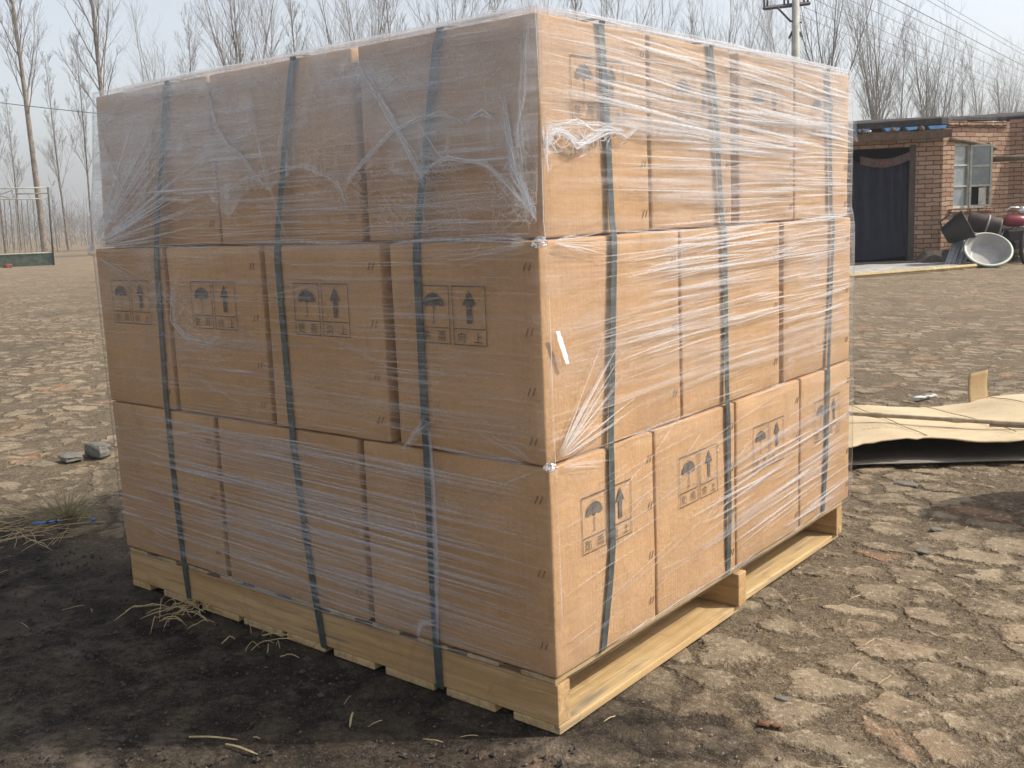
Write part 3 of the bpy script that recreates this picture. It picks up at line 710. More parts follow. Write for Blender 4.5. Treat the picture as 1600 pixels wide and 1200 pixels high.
rope('L', [(-1.30, 1.05), (-1.34, .99), (-1.36, .90), (-1.30, .86), (-1.22, .845), (-1.12, .84)], .007, .4, 6)
rope('L', [(-1.25, 1.0), (-1.22, .93), (-1.17, .89)], .003, .5, 2, .002)
rope('L', [(-.62, 1.27), (-.60, 1.24), (-.585, 1.21)], .007, .5, 4, .006)
rope('R', [(.01, 1.30), (.04, 1.345), (.09, 1.335), (.13, 1.31), (.18, 1.325), (.25, 1.35), (.32, 1.345)], .010, .85, 12, .010)
rope('R', [(.01, 1.36), (.05, 1.35), (.12, 1.36), (.2, 1.355), (.29, 1.36)], .007, .7, 9, .012)
rope('R', [(.02, 1.35), (.015, 1.28), (.02, 1.25)], .006, .7, 4, .004)
rope('R', [(.27, 1.35), (.32, 1.335), (.38, 1.36)], .007, .75, 5, .006)
def crinkle(face, path, n, sp, ln, wd, op):
    path = np.array(path)
    for _ in range(n):
        i = int(U(0, len(path)-1.001)); q = path[i]+(path[i+1]-path[i])*U(0, 1)+rng.normal(0, 1, 2)*np.array([sp*.7, sp]); th = U(0, math.pi); L_ = U(*ln)
        d = np.array([math.cos(th), math.sin(th)])*L_/2; m_ = q+rng.normal(0, 1, 2)*L_*.12
        lim = lambda p: (min(-.004, p[0]) if face == 'L' else max(.006, p[0]), p[1])
        pl.add(face, [lim(q-d), lim(m_), lim(q+d)], U(*wd), U(*op), lift=U(.002, .007), n=9)
crinkle('R', [(.01, 1.32), (.06, 1.335), (.12, 1.32), (.20, 1.33), (.30, 1.345)], 120, .014, (.015, .07), (.0015, .005), (.35, .9))
crinkle('R', [(.01, 1.34), (.02, 1.28)], 26, .010, (.015, .05), (.001, .003), (.3, .8))
crinkle('L', hemL[12:], 170, .018, (.02, .09), (.0015, .005), (.2, .6))
crinkle('L', hemL[:12], 130, .03, (.03, .12), (.0015, .005), (.15, .45))
crinkle('L', [(-.05, 1.35), (-.06, 1.27), (-.02, 1.19)], 70, .016, (.03, .10), (.0015, .005), (.3, .7))
crinkle('L', [(-1.45, 1.02), (-1.32, .98), (-1.33, .90), (-1.2, .85), (-1.12, .84)], 90, .03, (.03, .12), (.0012, .004), (.2, .55))
crinkle('L', [(-.55, 1.24), (-.40, 1.17), (-.2, 1.16), (-.05, 1.15)], 60, .02, (.05, .16), (.002, .006), (.15, .4))
crinkle('L', [(-1.7, 1.5), (-1.1, 1.5), (-.5, 1.48), (-.1, 1.5)], 110, .05, (.05, .2), (.0015, .005), (.12, .35))
# seams where the film sinks between rows
for f_, z, a0, a1 in (('L', 1.122, -1.7, -.02), ('R', 1.120, .02, 1.7), ('R', .634, .02, 1.2), ('L', .634, -1.5, -.05)):
    for _ in range(16):
        s_ = U(a0, a1); e_ = min(a1, s_+U(.15, .6)); 
        if e_-s_ > .05: pl.add(f_, [(s_, z+U(-.010, .010)), ((s_+e_)/2, z+U(-.008, .008)), (e_, z+U(-.010, .010))], U(.003, .009), U(.3, .7) if z > 1 else U(.15, .4))
for _ in range(14):  # milky ribbons standing in for the bright glint along the near corner
    z0_ = U(.2, 1.4); pl.add('R', [(.0035, z0_), (.0045, z0_+U(.08, .3))], U(.002, .004), U(.4, .9))
# ragged lower edge below the boxes and the strip hanging beside the strap
for _ in range(26):
    s_ = U(.02, 1.6); e_ = s_+U(.06, .25); pl.add('R', [(s_, .150+U(-.006, .004)), (e_, .150+U(-.006, .004))], U(.002, .005), U(.4, .8))
for _ in range(30):
    s_ = U(-1.7, -.1); e_ = s_+U(.06, .25); pl.add('L', [(s_, .137+U(-.010, .008)), (min(-.01, e_), .137+U(-.010, .008))], U(.002, .005), U(.3, .6))
rope('L', [(-.335, .70), (-.33, .55), (-.335, .35), (-.345, .14)], .018, .22, 4, .008)
rope('L', [(-.43, .62), (-.39, .66), (-.34, .70)], .012, .3, 5, .012)
rope('L', [(-.42, .14), (-.40, .18), (-.345, .20)], .012, .35, 6, .014)
rope('L', [(-.42, .50), (-.405, .46), (-.39, .40)], .006, .35, 3, .004)
for f_, a0, a1 in (('L', -1.735, -.03), ('R', .03, 1.72)):
    for _ in range(46):
        s_ = U(a0, a1-.1); e_ = min(a1, s_+U(.1, .6)); z = 1.588+U(-.008, .006); pl.add(f_, [(s_, z), ((s_+e_)/2, z+U(-.005, .004)), (e_, 1.588+U(-.008, .006))], U(.003, .009), U(.3, .8))
pm = pl.m.build('pleats', M_PLEAT, wrap, smooth=True, uv=pl.uv); set_attr(pm, veil=pl.op)
# crumpled knots of film on the two box corners
M_KNOT = NT('crumpled_film'); _t = M_KNOT
_g = _t.n('ShaderNodeBsdfGlossy'); _g.inputs['Roughness'].default_value = .12; _g.inputs[0].default_value = (.95, .96, 1, 1)
_tr = _t.n('ShaderNodeBsdfTransparent'); _ms = _t.n('ShaderNodeMixShader'); _ms.inputs[0].default_value = .45
_t.L(_tr.outputs[0], _ms.inputs[1]); _t.L(_g.outputs[0], _ms.inputs[2]); M_KNOT = _t.end(_ms.outputs[0])
for (x, y, z, s_) in ((.004, -.012, 1.112, .016), (.010, -.012, .630, .015), (-1.784, -.016, 1.122, .012)):
    G = np.zeros((13, 12, 3))
    for i in range(13):
        for j in range(12):
            a, b2 = math.pi*i/12, 2*math.pi*j/11; r_ = s_*(1+.5*nz(math.sin(a)*math.cos(b2)*2.5+x*50, math.sin(a)*math.sin(b2)*2.5, math.cos(a)*2.5+z*9))
            G[i, j] = (x+r_*math.sin(a)*math.cos(b2), y+r_*math.sin(a)*math.sin(b2), z+.7*r_*math.cos(a))
    m = MB(); m.grid(G); m.build('film_knot', M_KNOT, wrap)
m = MB(); G = np.zeros((9, 3, 3))
for i in range(9):
    for j in range(3):
        s_ = i/8; z = .922-.075*s_; a = .028+.032*s_+(j-1)*.009*(1-.5*abs(s_-.45)); G[i, j] = (float(fx0(z))+.006+.003*nz(s_*6, j), a, z)
m.grid(G); m.build('tape_scrap', simple('white_scrap', (.75, .78, .80), .35, .15, 60), wrap, smooth=True)

# ------------------------------------------------------------ loose things on the ground near the pallet
M_STRAW = simple('straw', (.42, .33, .18), .8, .35, 20); M_GREYSTONE = simple('grey_stone', (.15, .14, .12), .9, .3, 20, bump=.8)
M_PEB = simple('pebbles', (.17, .14, .11), .9, .6, 9); M_BLUE = simple('blue_plastic', (.05, .22, .55), .4, .15)
m = MB()
def blob(m, c, r, fl=.6):
    nn_ = [(1, 0, 0), (-1, 0, 0), (0, 1, 0), (0, -1, 0), (0, 0, 1), (0, 0, -1)]
    vs = [np.array(q)*np.array([r, r*U(.6, 1.), r*fl])*U(.75, 1.2) for q in nn_]; th = U(0, 6.28); R2 = np.array([[math.cos(th), math.sin(th), 0], [-math.sin(th), math.cos(th), 0], [0, 0, 1]])
    m.add(np.array(vs)@R2+np.array(c), [(0, 2, 4), (2, 1, 4), (1, 3, 4), (3, 0, 4), (2, 0, 5), (1, 2, 5), (3, 1, 5), (0, 3, 5)])
for _ in range(4200):
    f = 1.5+5.5*U(0, 1)**1.6; l = U(-.62, .62)*f
    q = P(l, f, 0)
    if -1.8 < q[0] < .02 and -.02 < q[1] < 1.75: continue
    if q[1] < .2 and q[0] < .2 and U(0, 1) < .8: continue
    blob(m, (q[0], q[1], U(-.010, -.001)), U(.0015, .006)*(1 if U(0, 1) < .93 else 1.8))
tag(m.build('gravel', M_PEB), 'loose grit and small chips scattered over the paving', 'gravel', kind='stuff')
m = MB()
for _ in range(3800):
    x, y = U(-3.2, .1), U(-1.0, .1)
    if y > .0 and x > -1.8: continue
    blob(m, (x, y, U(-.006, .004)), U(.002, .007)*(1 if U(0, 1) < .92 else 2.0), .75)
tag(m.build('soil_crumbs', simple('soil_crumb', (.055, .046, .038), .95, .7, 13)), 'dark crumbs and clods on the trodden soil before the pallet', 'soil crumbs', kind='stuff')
m = MB()
def straw(m, x, y, L_, th, r=.0012, z=.0035, lift=.003, curl=.12):
    p = []; a = th
    for i in range(6):
        p.append((x, y, z+lift*math.sin(i/5*math.pi)*U(.5, 1.2))); a += U(-curl, curl); x += math.cos(a)*L_/5; y += math.sin(a)*L_/5
    m.tube(p, [r]*5+[r*.5], 4)
for _ in range(120):
    f = 1.6+4*U(0, 1)**1.4; l = U(-.6, .6)*f; q = P(l, f)
    if -1.8 < q[0] < .02 and -.02 < q[1] < 1.75: continue
    straw(m, q[0], q[1], U(.015, .07), U(0, 6.3), U(.0007, .0014))
for (l0, f0, n_, sp, ln) in ((-1.95, 3.95, 60, .16, .3), (-2.1, 3.75, 26, .1, .34), (-1.02, 3.02, 40, .06, .16), (-.75, 2.75, 10, .06, .1)):
    for _ in range(n_):
        q = P(l0+rng.normal(0, sp), f0+rng.normal(0, sp*.8)); straw(m, q[0], q[1], U(.3, 1)*ln, U(0, 6.3), U(.0008, .0018), .012, U(.005, .03))
tag(m.build('straw_litter', M_STRAW), 'scattered pieces of dry straw on the ground', 'straw', kind='stuff')
# a few long stalks lying in front
for (x, y, L_, th, lab) in ((-.70, -.50, .12, .55, 'thick pale straw lying at the lower edge of the shadow, left of the others'), (-.60, -.47, .10, .15, 'pale straw lying along the shadow edge below the pallet, right of the thick one'),
                         (-.47, -.20, .07, -.9, 'short pale straw lying alone on the dark soil before the pallet')):
    m = MB(); straw(m, x, y, L_, th, .0026, .004, .003, .06); tag(m.build('straw_stalk', M_STRAW, origin=(x, y, 0)), lab, 'straw')
# dry grass tuft
tc = P(-1.86, 4.12)
tuft = empty('grass_tuft', tc, 'dry tuft of grass on the dark soil left of the stack', 'grass tuft')
m = MB()
for _ in range(210):
    a = U(0, 6.28); r_ = abs(rng.normal(0, .05)); L_ = U(.05, .2); le = U(.35, 1.25); p = []
    for i in range(6):
        s_ = i/5; p.append((tc[0]+math.cos(a)*(r_+L_*s_*math.sin(le)*1.1), tc[1]+math.sin(a)*(r_+L_*s_*math.sin(le)*1.1), .008+L_*(s_*math.cos(le)-.25*s_*s_*math.sin(le))))
    m.tube(p, [.0011, .001, .0009, .0008, .0006, .0003], 3)
m.build('blades', simple('dry_grass', (.27, .24, .13), .85, .4, 15), tuft)
def scrap(name, c, th, L_, wd, mat, lab, cat, z=.02):
    m = MB(); G = np.zeros((10, 3, 3))
    for i in range(10):
        for j in range(3):
            s_ = (i/9-.5)*L_; w2 = (j-1)*wd/2*(1+.4*nz(i*.9, j, z*40)); G[i, j] = (c[0]+s_*math.cos(th)-w2*math.sin(th), c[1]+s_*math.sin(th)+w2*math.cos(th), z+.012*nz(i*.7, j*.6, 2))
    m.grid(G); o = m.build(name, mat, origin=(c[0], c[1], 0), smooth=True); md = o.modifiers.new('t', 'SOLIDIFY'); md.thickness = .0015
    return tag(o, lab, cat)
scrap('plastic_scrap', P(-1.885, 3.99), 1.0, .10, .012, M_BLUE, 'long bright blue plastic shred in the straw left of the stack', 'plastic scrap', .03)
scrap('plastic_scrap', P(-1.70, 4.0), -.6, .03, .012, M_BLUE, 'tiny blue plastic bit at the foot of the dry grass tuft', 'plastic scrap', .03)
def rock(c, s_, lab, seed=1, mat=None, name='stone'):
    m = MB(); G = np.zeros((9, 13, 3))
    for i in range(9):
        for j in range(13):
            a, b2 = math.pi*i/8, 2*math.pi*j/12; d = np.array([math.sin(a)*math.cos(b2), math.sin(a)*math.sin(b2), math.cos(a)])
            d = np.sign(d)*np.abs(d)**.6; d = d*(1+.22*nz(d[0]*1.6+seed*7, d[1]*1.6, d[2]*1.6)); G[i, j] = np.array(c)+d*np.array(s_)
    G[:, -1] = G[:, 0]; m.grid(G); return tag(m.build(name, mat or M_GREYSTONE, origin=(c[0], c[1], 0)), lab, 'stone')
q = P(-2.20, 5.33); rock((q[0], q[1], .028), (.085, .05, .04), 'grey block of stone on the paving just left of the stack', 3)
q = P(-2.31, 5.25); rock((q[0], q[1], .012), (.06, .05, .018), 'thin dark stone flake lying against the grey block', 5)
for l, f, s_, lab in ((1.62, 4.15, (.05, .03, .008), 'flat grey stone chip lying in front of the cardboard sheet, beside the stack'),
                      (1.36, 3.32, (.025, .016, .005), 'small white-grey chip on the paving beside the far end of the pallet'),
                      (1.50, 3.55, (.022, .02, .005), 'small grey chip on the paving, right of the pallet end and before the shade patch'),
                      (.62, 2.32, (.018, .010, .004), 'small chip on the paving near the middle of the pallet side')):
    q = P(l, f); rock((q[0], q[1], -.003), s_, lab, l*9)
q = P(2.42, 5.95); scrap('plastic_scrap', q, .95, .16, .045, simple('pale_plastic', (.45, .5, .55), .4, .1), 'pale grey plastic strip lying behind the cardboard sheet', 'plastic scrap', .015)
q = P(.56, 2.20); scrap('dry_leaf', q, .3, .06, .022, simple('leaf', (.16, .075, .04), .8, .3, 30), 'curled reddish brown dry leaf on the paving right of the pallet', 'leaf', -.004)

# opened cardboard sheet lying right of the stack
NB = 60; G = np.zeros((NB, 40, 3)); 
def sheet_h(l, v):
    h = .085+.012*math.sin((l-1.5)*7)+.010*nz(l*5, v*2)
    if v < .1: h += .006*nz(l*40, 1)
    h = h*(1-v)**.6+.028+.012*nz(l*3, v*4, 6)+.012*math.sin(l*9+v*4)*v
    if l > 2.4: h += .05*(l-2.4)*v
    if l < 1.7: h -= (1.7-l)*.06
    return max(.02, h)
for i in range(NB):
    l = 1.05+i/(NB-1)*2.4
    f0_ = 4.42+.03*math.sin(l*8)+.02*nz(l*14, 0)+(.04 if 1.8 < l < 1.98 else 0)-.02*(l-1.9); f1_ = 5.72-.12*math.sin((l-1.3)*2.2)+.03*nz(l*4, 3)+.12*max(0, l-2.4)
    for j in range(40):
        v = j/39; G[i, j] = P(l+.10*v, f0_+(f1_-f0_)*v, sheet_h(l, v))
m = MB(); m.grid(G)
shp = empty('cardboard_sheet', P(2.2, 4.9), 'opened pale cardboard sheet lying on the ground right of the stack', 'cardboard')
o = m.build('sheet', M_SHEET, shp, smooth=True); md = o.modifiers.new('t', 'SOLIDIFY'); md.thickness = .006; md.offset = 1
m = MB()
for l0 in (1.45, 1.85, 2.25, 2.65):
    pts = [P(l0+.10*v-.12*v, 4.46+1.2*v, sheet_h(l0-.12*v, v)+.008) for v in np.linspace(.04, .96, 30)]; m.tube(pts, .0022, 4)
m.build('crease', simple('crease', (.38, .29, .18), .8), shp)
# faint printed line on the sheet
m = MB()
for k in range(16):
    if k in (4, 9): continue
    l0 = 1.62+k*.022; v0 = .30
    for s_ in range(2):
        p = P(l0+.03, 4.45+.98*v0+.014*s_, sheet_h(l0, v0)+.0085); m.box(p, (.012, .0035, .0006), rz=YAW+(s_ if k % 2 else 0))
m.build('print', simple('faded_print', (.36, .28, .19), .8), shp)
# second flat sheet under it
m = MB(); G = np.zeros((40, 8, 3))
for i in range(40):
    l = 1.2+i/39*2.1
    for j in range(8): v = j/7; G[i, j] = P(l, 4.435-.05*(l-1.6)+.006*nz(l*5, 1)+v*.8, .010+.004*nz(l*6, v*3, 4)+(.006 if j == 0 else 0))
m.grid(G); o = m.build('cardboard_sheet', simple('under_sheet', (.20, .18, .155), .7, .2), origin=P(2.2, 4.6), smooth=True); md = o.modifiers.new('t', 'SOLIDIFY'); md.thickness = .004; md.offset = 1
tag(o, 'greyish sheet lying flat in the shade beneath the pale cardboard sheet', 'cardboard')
# bamboo pole
m = MB(); p0, p1 = P(1.35, 5.215, .125), P(2.62, 4.40, .135); n_ = 60; pts = [p0+(p1-p0)*i/(n_-1) for i in range(n_)]
rad = [.010+(.0045 if (i % 14) in (6,) else .0)+(.002 if (i % 14) in (5, 7) else 0) for i in range(n_)]
m.tube(pts, rad, 10); tag(m.build('bamboo_pole', simple('old_bamboo', (.30, .25, .18), .6, .35, 12), origin=p0, smooth=True), 'thin grey bamboo pole lying across the pale cardboard sheet', 'pole')
m = MB(); q0, q1 = P(2.20, 4.66, .118), P(2.62, 4.40, .128); m.tube([q0+(q1-q0)*i/7 for i in range(8)], .006, 8)
tag(m.build('stick', simple('stick', (.22, .18, .13), .7, .3), origin=q0, smooth=True), 'short thin stick lying just under the bamboo pole at its right end', 'stick')
# small upright cardboard flap
m = MB(); G = np.zeros((8, 10, 3))
for i in range(8):
    for j in range(10): s_, v = i/7, j/9; G[i, j] = P(2.50+.125*s_+.03*v, 5.62-.10*(1-v)*(1-v)+.05*s_, .01+.185*v+.012*s_+.004*nz(s_*3, v*3))
m.grid(G); o = m.build('cardboard_flap', m_cardboard('flap_cardboard', (.33, .235, .125)), origin=P(2.55, 5.6), smooth=True); md = o.modifiers.new('t', 'SOLIDIFY'); md.thickness = .005
tag(o, 'small square brown cardboard flap standing up behind the pale sheet', 'cardboard')

sk = P(2.30, 3.72); m = MB(); G = np.zeros((19, 25, 3))  # unseen lump added beyond the view to cast a shade patch
for i in range(19):
    for j in range(25):
        a, b2 = i/18, 2*math.pi*j/24; r_ = .27*(math.sin(math.pi*min(1, .08+a*.86))**.45)*(1+.12*nz(math.cos(b2)*1.5, math.sin(b2)*1.5, a*3)); G[i, j] = sk+np.array([r_*math.cos(b2), r_*math.sin(b2), .02+.56*a+.03*nz(math.cos(b2), math.sin(b2), a)])
G[:, -1] = G[:, 0]; m.grid(G)
sko = empty('shade_caster', sk, 'unseen lump added past the right edge to cast shade on the stones', 'shade caster'); m.build('caster_body', simple('caster_grey', (.45, .44, .40), .7, .15, 30), sko, smooth=True)
m = MB(); m.lathe([(.06, .56), (.035, .60), (.05, .66), (.09, .70), (.02, .69)], 14, sk); m.build('caster_neck', simple('caster_neck_grey', (.42, .41, .38), .7), sko, smooth=True)

# ------------------------------------------------------------ brick outhouse
def m_brick(name, c1, c2, mortar, dirt=.3):
    t = NT(name); uv = t.n('ShaderNodeUVMap').outputs[0]
    wn = t.n('ShaderNodeTexNoise'); t.L(uv, wn.inputs['Vector']); wn.inputs['Scale'].default_value = 5; wn.inputs['Detail'].default_value = 3
    w_ = t.n('ShaderNodeVectorMath', operation='MULTIPLY_ADD'); t.L(wn.outputs['Color'], w_.inputs[0]); w_.inputs[1].default_value = (.045, .045, 0); t.L(uv, w_.inputs[2])
    br = t.n('ShaderNodeTexBrick'); t.L(w_.outputs[0], br.inputs['Vector']); br.inputs['Scale'].default_value = 1; br.inputs['Mortar Size'].default_value = .008; br.inputs['Mortar Smooth'].default_value = .3
    br.inputs['Brick Width'].default_value = .245; br.inputs['Row Height'].default_value = .078; br.inputs['Bias'].default_value = -.1
    t.put(br.inputs['Color1'], c1); t.put(br.inputs['Color2'], c2); t.put(br.inputs['Mortar'], mortar)
    n1 = t.noise(uv, 22, 5, .7); n2 = t.noise(uv, 2.2, 4, .6)
    cc = t.mix(t.mr(n1, .5, .7, 0, .5), br.outputs['Color'], tuple(min(1, q*1.35) for q in c1))
    cc = t.mix(t.mr(n2, .5, .7, 0, dirt), cc, (.16, .13, .10))
    h = t.math('ADD', t.math('MULTIPLY', br.outputs['Fac'], -1.), t.math('MULTIPLY', n1, .35))
    return t.end(t.prin(cc, .9, t.bump(h, 1., .012), spec=.15))
M_BR = m_brick('house_brick', (.30, .175, .115), (.42, .295, .20), (.07, .055, .045))
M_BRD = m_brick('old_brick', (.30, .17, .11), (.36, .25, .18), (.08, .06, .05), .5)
def wall_mb(p0, p1, z0, z1, th, holes=()):
    """vertical wall from p0 to p1 (l,f pairs), thick inwards; holes = (s0,s1,z0,z1)"""
    a, b2 = P(*p0), P(*p1); d = b2-a; Ln = np.linalg.norm(d); d /= Ln; n_ = np.array([-d[1], d[0], 0])   # n_ points away from viewer
    ss = sorted({0, Ln, *[h[0] for h in holes], *[h[1] for h in holes]}); zz = sorted({z0, z1, *[h[2] for h in holes], *[h[3] for h in holes]})
    m = MB(); uv = []
    for i in range(len(ss)-1):
        for j in range(len(zz)-1):
            cs, cz_ = (ss[i]+ss[i+1])/2, (zz[j]+zz[j+1])/2
            if any(h[0] < cs < h[1] and h[2] < cz_ < h[3] for h in holes): continue
            q = []
            for o_ in (0, th):
                for s_, z in ((ss[i], zz[j]), (ss[i+1], zz[j]), (ss[i+1], zz[j+1]), (ss[i], zz[j+1])):
                    q.append(a+d*s_+n_*o_+np.array([0, 0, z])); uv.append((s_+o_, z))
            solid = lambda ci, cj: 0 <= ci < len(ss)-1 and 0 <= cj < len(zz)-1 and not any(h[0] < (ss[ci]+ss[ci+1])/2 < h[1] and h[2] < (zz[cj]+zz[cj+1])/2 < h[3] for h in holes)
            fs = [(0, 1, 2, 3), (7, 6, 5, 4)]
            if not solid(i-1, j): fs.append((0, 3, 7, 4))
            if not solid(i+1, j): fs.append((1, 5, 6, 2))
            if not solid(i, j-1): fs.append((0, 4, 5, 1))
            if not solid(i, j+1): fs.append((3, 2, 6, 7))
            m.add(q, fs)
    return m, uv, a, d, n_
house = empty('brick_outhouse', P(7.5, 18.6), 'low brick outhouse with a curtained doorway and a small window at the right edge', 'outhouse')
A, B_, C_, D_ = (3.4, 18.62), (7.53, 18.0), (9.10, 18.90), (10.9, 18.66)
def dist(p, q): return math.hypot(p[0]-q[0], p[1]-q[1])
lnAB = dist(A, B_); fr = (lnAB-1.62)/lnAB
# doorway measured along A->B
def s_of(l): return (l-A[0])/(B_[0]-A[0])*lnAB
m, uv, a, d, n1_ = wall_mb(A, B_, -.05, 2.30, .24, [(s_of(5.80), s_of(7.02), -.05, 2.02)])
m.build('front_wall', M_BR, house, uv=uv)
# window wall
m, uv, aw, dw, nw = wall_mb(B_, C_, -.05, 2.36, .24, [(.30, 1.26, .93, 2.06)])
m.v = [v+dw*.003 for v in m.v]; wo = m.build('window_wall', M_BR, house, uv=uv)
m, uv, a3, d3, n3 = wall_mb(C_, D_, -.05, 2.46, .24); m.build('side_wall', M_BRD, house, uv=uv)
tag(bpy.data.objects[house.children[-1].name], 'dark shaded brick wall at the far right')
# header course on top of window wall, uneven
m = MB()
for k in range(16):
    p = aw+dw*(.05+k*.108)+np.array([0, 0, 2.385+.006*U(-1, 1)-.004*k*0]); m.box(p+nw*.07, (.100, .26, .055), rz=math.atan2(dw[1], dw[0]), jit=.003)
m.build('coping_bricks', M_BR, house, uv=[(v[0]*1.0, v[2]) for v in np.vstack(m.v)])
m = MB()
for k in range(11):
    p = aw+dw*(.24+k*.104)+np.array([0, 0, .905]); m.box(p+nw*.07, (.098, .26, .052), rz=math.atan2(dw[1], dw[0]), jit=.002)
m.build('window_sill', M_BR, house, uv=[(v[0]*1.0, v[2]) for v in np.vstack(m.v)])
# bowed wooden lintel
m = MB(); m.tube([aw+dw*s_-nw*.01+np.array([0, 0, 2.10-.10*max(0, s_-.3)+.02*math.sin(s_*3)]) for s_ in np.linspace(.16, 1.42, 9)], .035, 8); m.build('lintel', simple('old_timber', (.17, .12, .08), .85, .4, 14), house, smooth=True)
# roof: dark slab sloping, with an uneven edge
M_ROOF = simple('tarred_roof', (.045, .040, .038), .9, .35, 6, bump=.8, bd=.02)
m = MB(); NR = 40; G = np.zeros((NR, 2, 3)); e0, e1 = [], []
fl = [(3.2, 18.40), (7.5, 17.78), (7.75, 18.22), (8.95, 18.98), (10.9, 18.45)]
fl = np.array(fl); dd = np.r_[0, np.cumsum(np.hypot(*np.diff(fl, axis=0).T))]
rowsR = []
for i in range(NR):
    s_ = i/(NR-1)*dd[-1]; l, f = np.interp(s_, dd, fl[:, 0]), np.interp(s_, dd, fl[:, 1]); zt = 2.46+.018*(l-5.9)+.012*nz(s_*3, 1); zb = zt-.13+.02*nz(s_*5, 4)
    if l > 8.0: zb = zt-.05; zt += .03
    rowsR.append([P(l, f+.25, zb), P(l, f, zb), P(l, f, zt-.03), P(l, f+.06, zt), P(l, f+3.6, zt+.25), P(l, f+3.6, zb+.2)])
m.grid(np.array(rowsR)); m.build('roof', M_ROOF, house)
# rafters and rolled blue sheet ends under the eave
M_TIM = simple('rafter_timber', (.13, .09, .06), .85, .4, 14); M_BSH = simple('blue_sheet', (.16, .38, .72), .45, .15, 10)
for k, l in enumerate((5.25, 5.72, 6.14, 6.62, 7.08)):
    m = MB(); f = np.interp(l, fl[:, 0], fl[:, 1]); m.tube([P(l, f-.05, 2.30), P(l, f+.9, 2.36)], .045, 7); m.build('rafter', M_TIM, house, smooth=True)
for (l0, l1) in ((6.05, 6.24), (6.48, 6.74), (6.82, 7.02), (7.18, 7.48)):
    m = MB(); f0_, f1_ = np.interp(l0, fl[:, 0], fl[:, 1])-.03, np.interp(l1, fl[:, 0], fl[:, 1])-.03
    m.prism([P(l0, f0_, 2.335), P(l0+.04, f0_, 2.280), P(l1-.02, f1_, 2.290), P(l1, f1_, 2.335)], FV*.22+np.array([0, 0, .02])); m.build('blue_sheet', M_BSH, house)
m = MB(); m.box(P(5.6, 18.10, 2.20), (4.0, .10, .13), rz=YAW-.149); m.build('door_lintel', M_TIM, house)
# door frame and jambs
for l in (5.82, 7.05):
    f = np.interp(l, [A[0], B_[0]], [A[1], B_[1]]); m = MB(); m.box(P(l, f+.05, 1.0), (.10, .12, 2.1), rz=YAW-.149); m.build('door_jamb', simple('jamb', (.07, .055, .045), .8), house)
# curtain
m = MB(); G = np.zeros((60, 30, 3))
for i in range(60):
    for j in range(30):
        s_, v = i/59, j/29; l = 5.90+(1.10-.05*math.sin(v*2.5))*s_+.03*(1-v); f = np.interp(l, [A[0], B_[0]], [A[1], B_[1]])
        sag = .14*math.sin(math.pi*min(1, s_*1.05))**1.0
        z = .10+(1.90-sag*1.0-.10)*v+(.06*s_*s_)*(1-v)
        G[i, j] = P(l, f+.03-.035*math.sin(s_*38+4*nz(s_*2, v*1.5))*(.35+.65*v)-.02*nz(s_*8, v*3), z)
m.grid(G); m.build('curtain', simple('navy_cloth', (.014, .016, .032), .9, .3, 6, bump=.2), house, smooth=True)
m = MB(); G = np.zeros((40, 6, 3))
for i in range(40):
    for j in range(6):
        s_, v = i/39, j/5; l = 6.18+.82*s_; f = np.interp(l, [A[0], B_[0]], [A[1], B_[1]]); sag = .16*math.sin(math.pi*(.12+.72*s_))
        G[i, j] = P(l, f-.01-.01*math.sin(s_*20), 1.98+.06*s_-sag-.02-.14*(1-v))
m.grid(G); vo = m.build('curtain_band', simple('faded_band', (.10, .07, .065), .9, .3, 20), house, smooth=True)
m = MB()
for k in range(5):
    l = 6.46+k*.052; f = np.interp(l, [A[0], B_[0]], [A[1], B_[1]]); zc = 1.98+.06*(l-6.18)/.82-.16*math.sin(math.pi*(.12+.72*(l-6.18)/.82))-.09
    for q in range(3): m.box(P(l, f-.035, zc-.02+q*.02), (.030, .004, .007), rz=YAW+(.4 if k % 2 else -.2)*q*.3)
    m.box(P(l, f-.036, zc), (.007, .004, .055), rz=YAW)
m.build('band_lettering', simple('red_print', (.30, .06, .05), .8), house)
m = MB(); m.box(P(6.4, 19.1, 1.05), (2.2, .06, 2.3), rz=YAW-.149); m.build('inner_wall', simple('near_black', (.02, .018, .016), .9), house)  # near-black sheet behind the curtained doorway
m = MB(); m.box(P(6.4, 18.3, .03), (1.5, .5, .07), rz=YAW-.149); m.build('threshold', simple('cement', (.16, .15, .14), .9), house)
# window frame with open leaf
M_FR = simple('weathered_frame', (.42, .42, .36), .7, .3, 12); M_GL = simple('dusty_glass', (.20, .23, .235), .12, .25, 4, spec=.8)
def wp(s_, z, o_=0.): return aw+dw*s_+nw*o_+np.array([0, 0, z])
rzw = math.atan2(dw[1], dw[0])
win = MB()
for s_ in (.325, .76, 1.235): win.box(wp(s_, 1.49, .07), (.045, .06, 1.12), rz=rzw)
for z in (.96, 2.03): win.box(wp(.78, z, .07), (.95, .06, .045), rz=rzw)
wf = win.build('window', M_FR, house)
for s0, s1 in ((.345, .74),):
    m = MB(); m.box(wp((s0+s1)/2, 1.49, .085), (s1-s0, .012, 1.06), rz=rzw); m.build('pane', M_GL, wf)
    m = MB()
    for z in (1.32, 1.68): m.box(wp((s0+s1)/2, z, .066), (s1-s0, .03, .025), rz=rzw)
    m.build('glazing_bar', M_FR, wf)
m = MB()   # ajar right leaf
lo_, hi_ = wp(.785, 1.49, .03), wp(1.08, 1.49, -.16); dl = hi_-lo_; rl = math.atan2(dl[1], dl[0]); Ll = np.linalg.norm(dl); mid = (lo_+hi_)/2
for e in (lo_, hi_): m.box(e, (.035, .04, 1.06), rz=rl)
for z in (-.52, -.17, .17, .52): m.box(mid+np.array([0, 0, z]), (Ll, .035, .035), rz=rl)
m.build('casement', M_FR, wf)
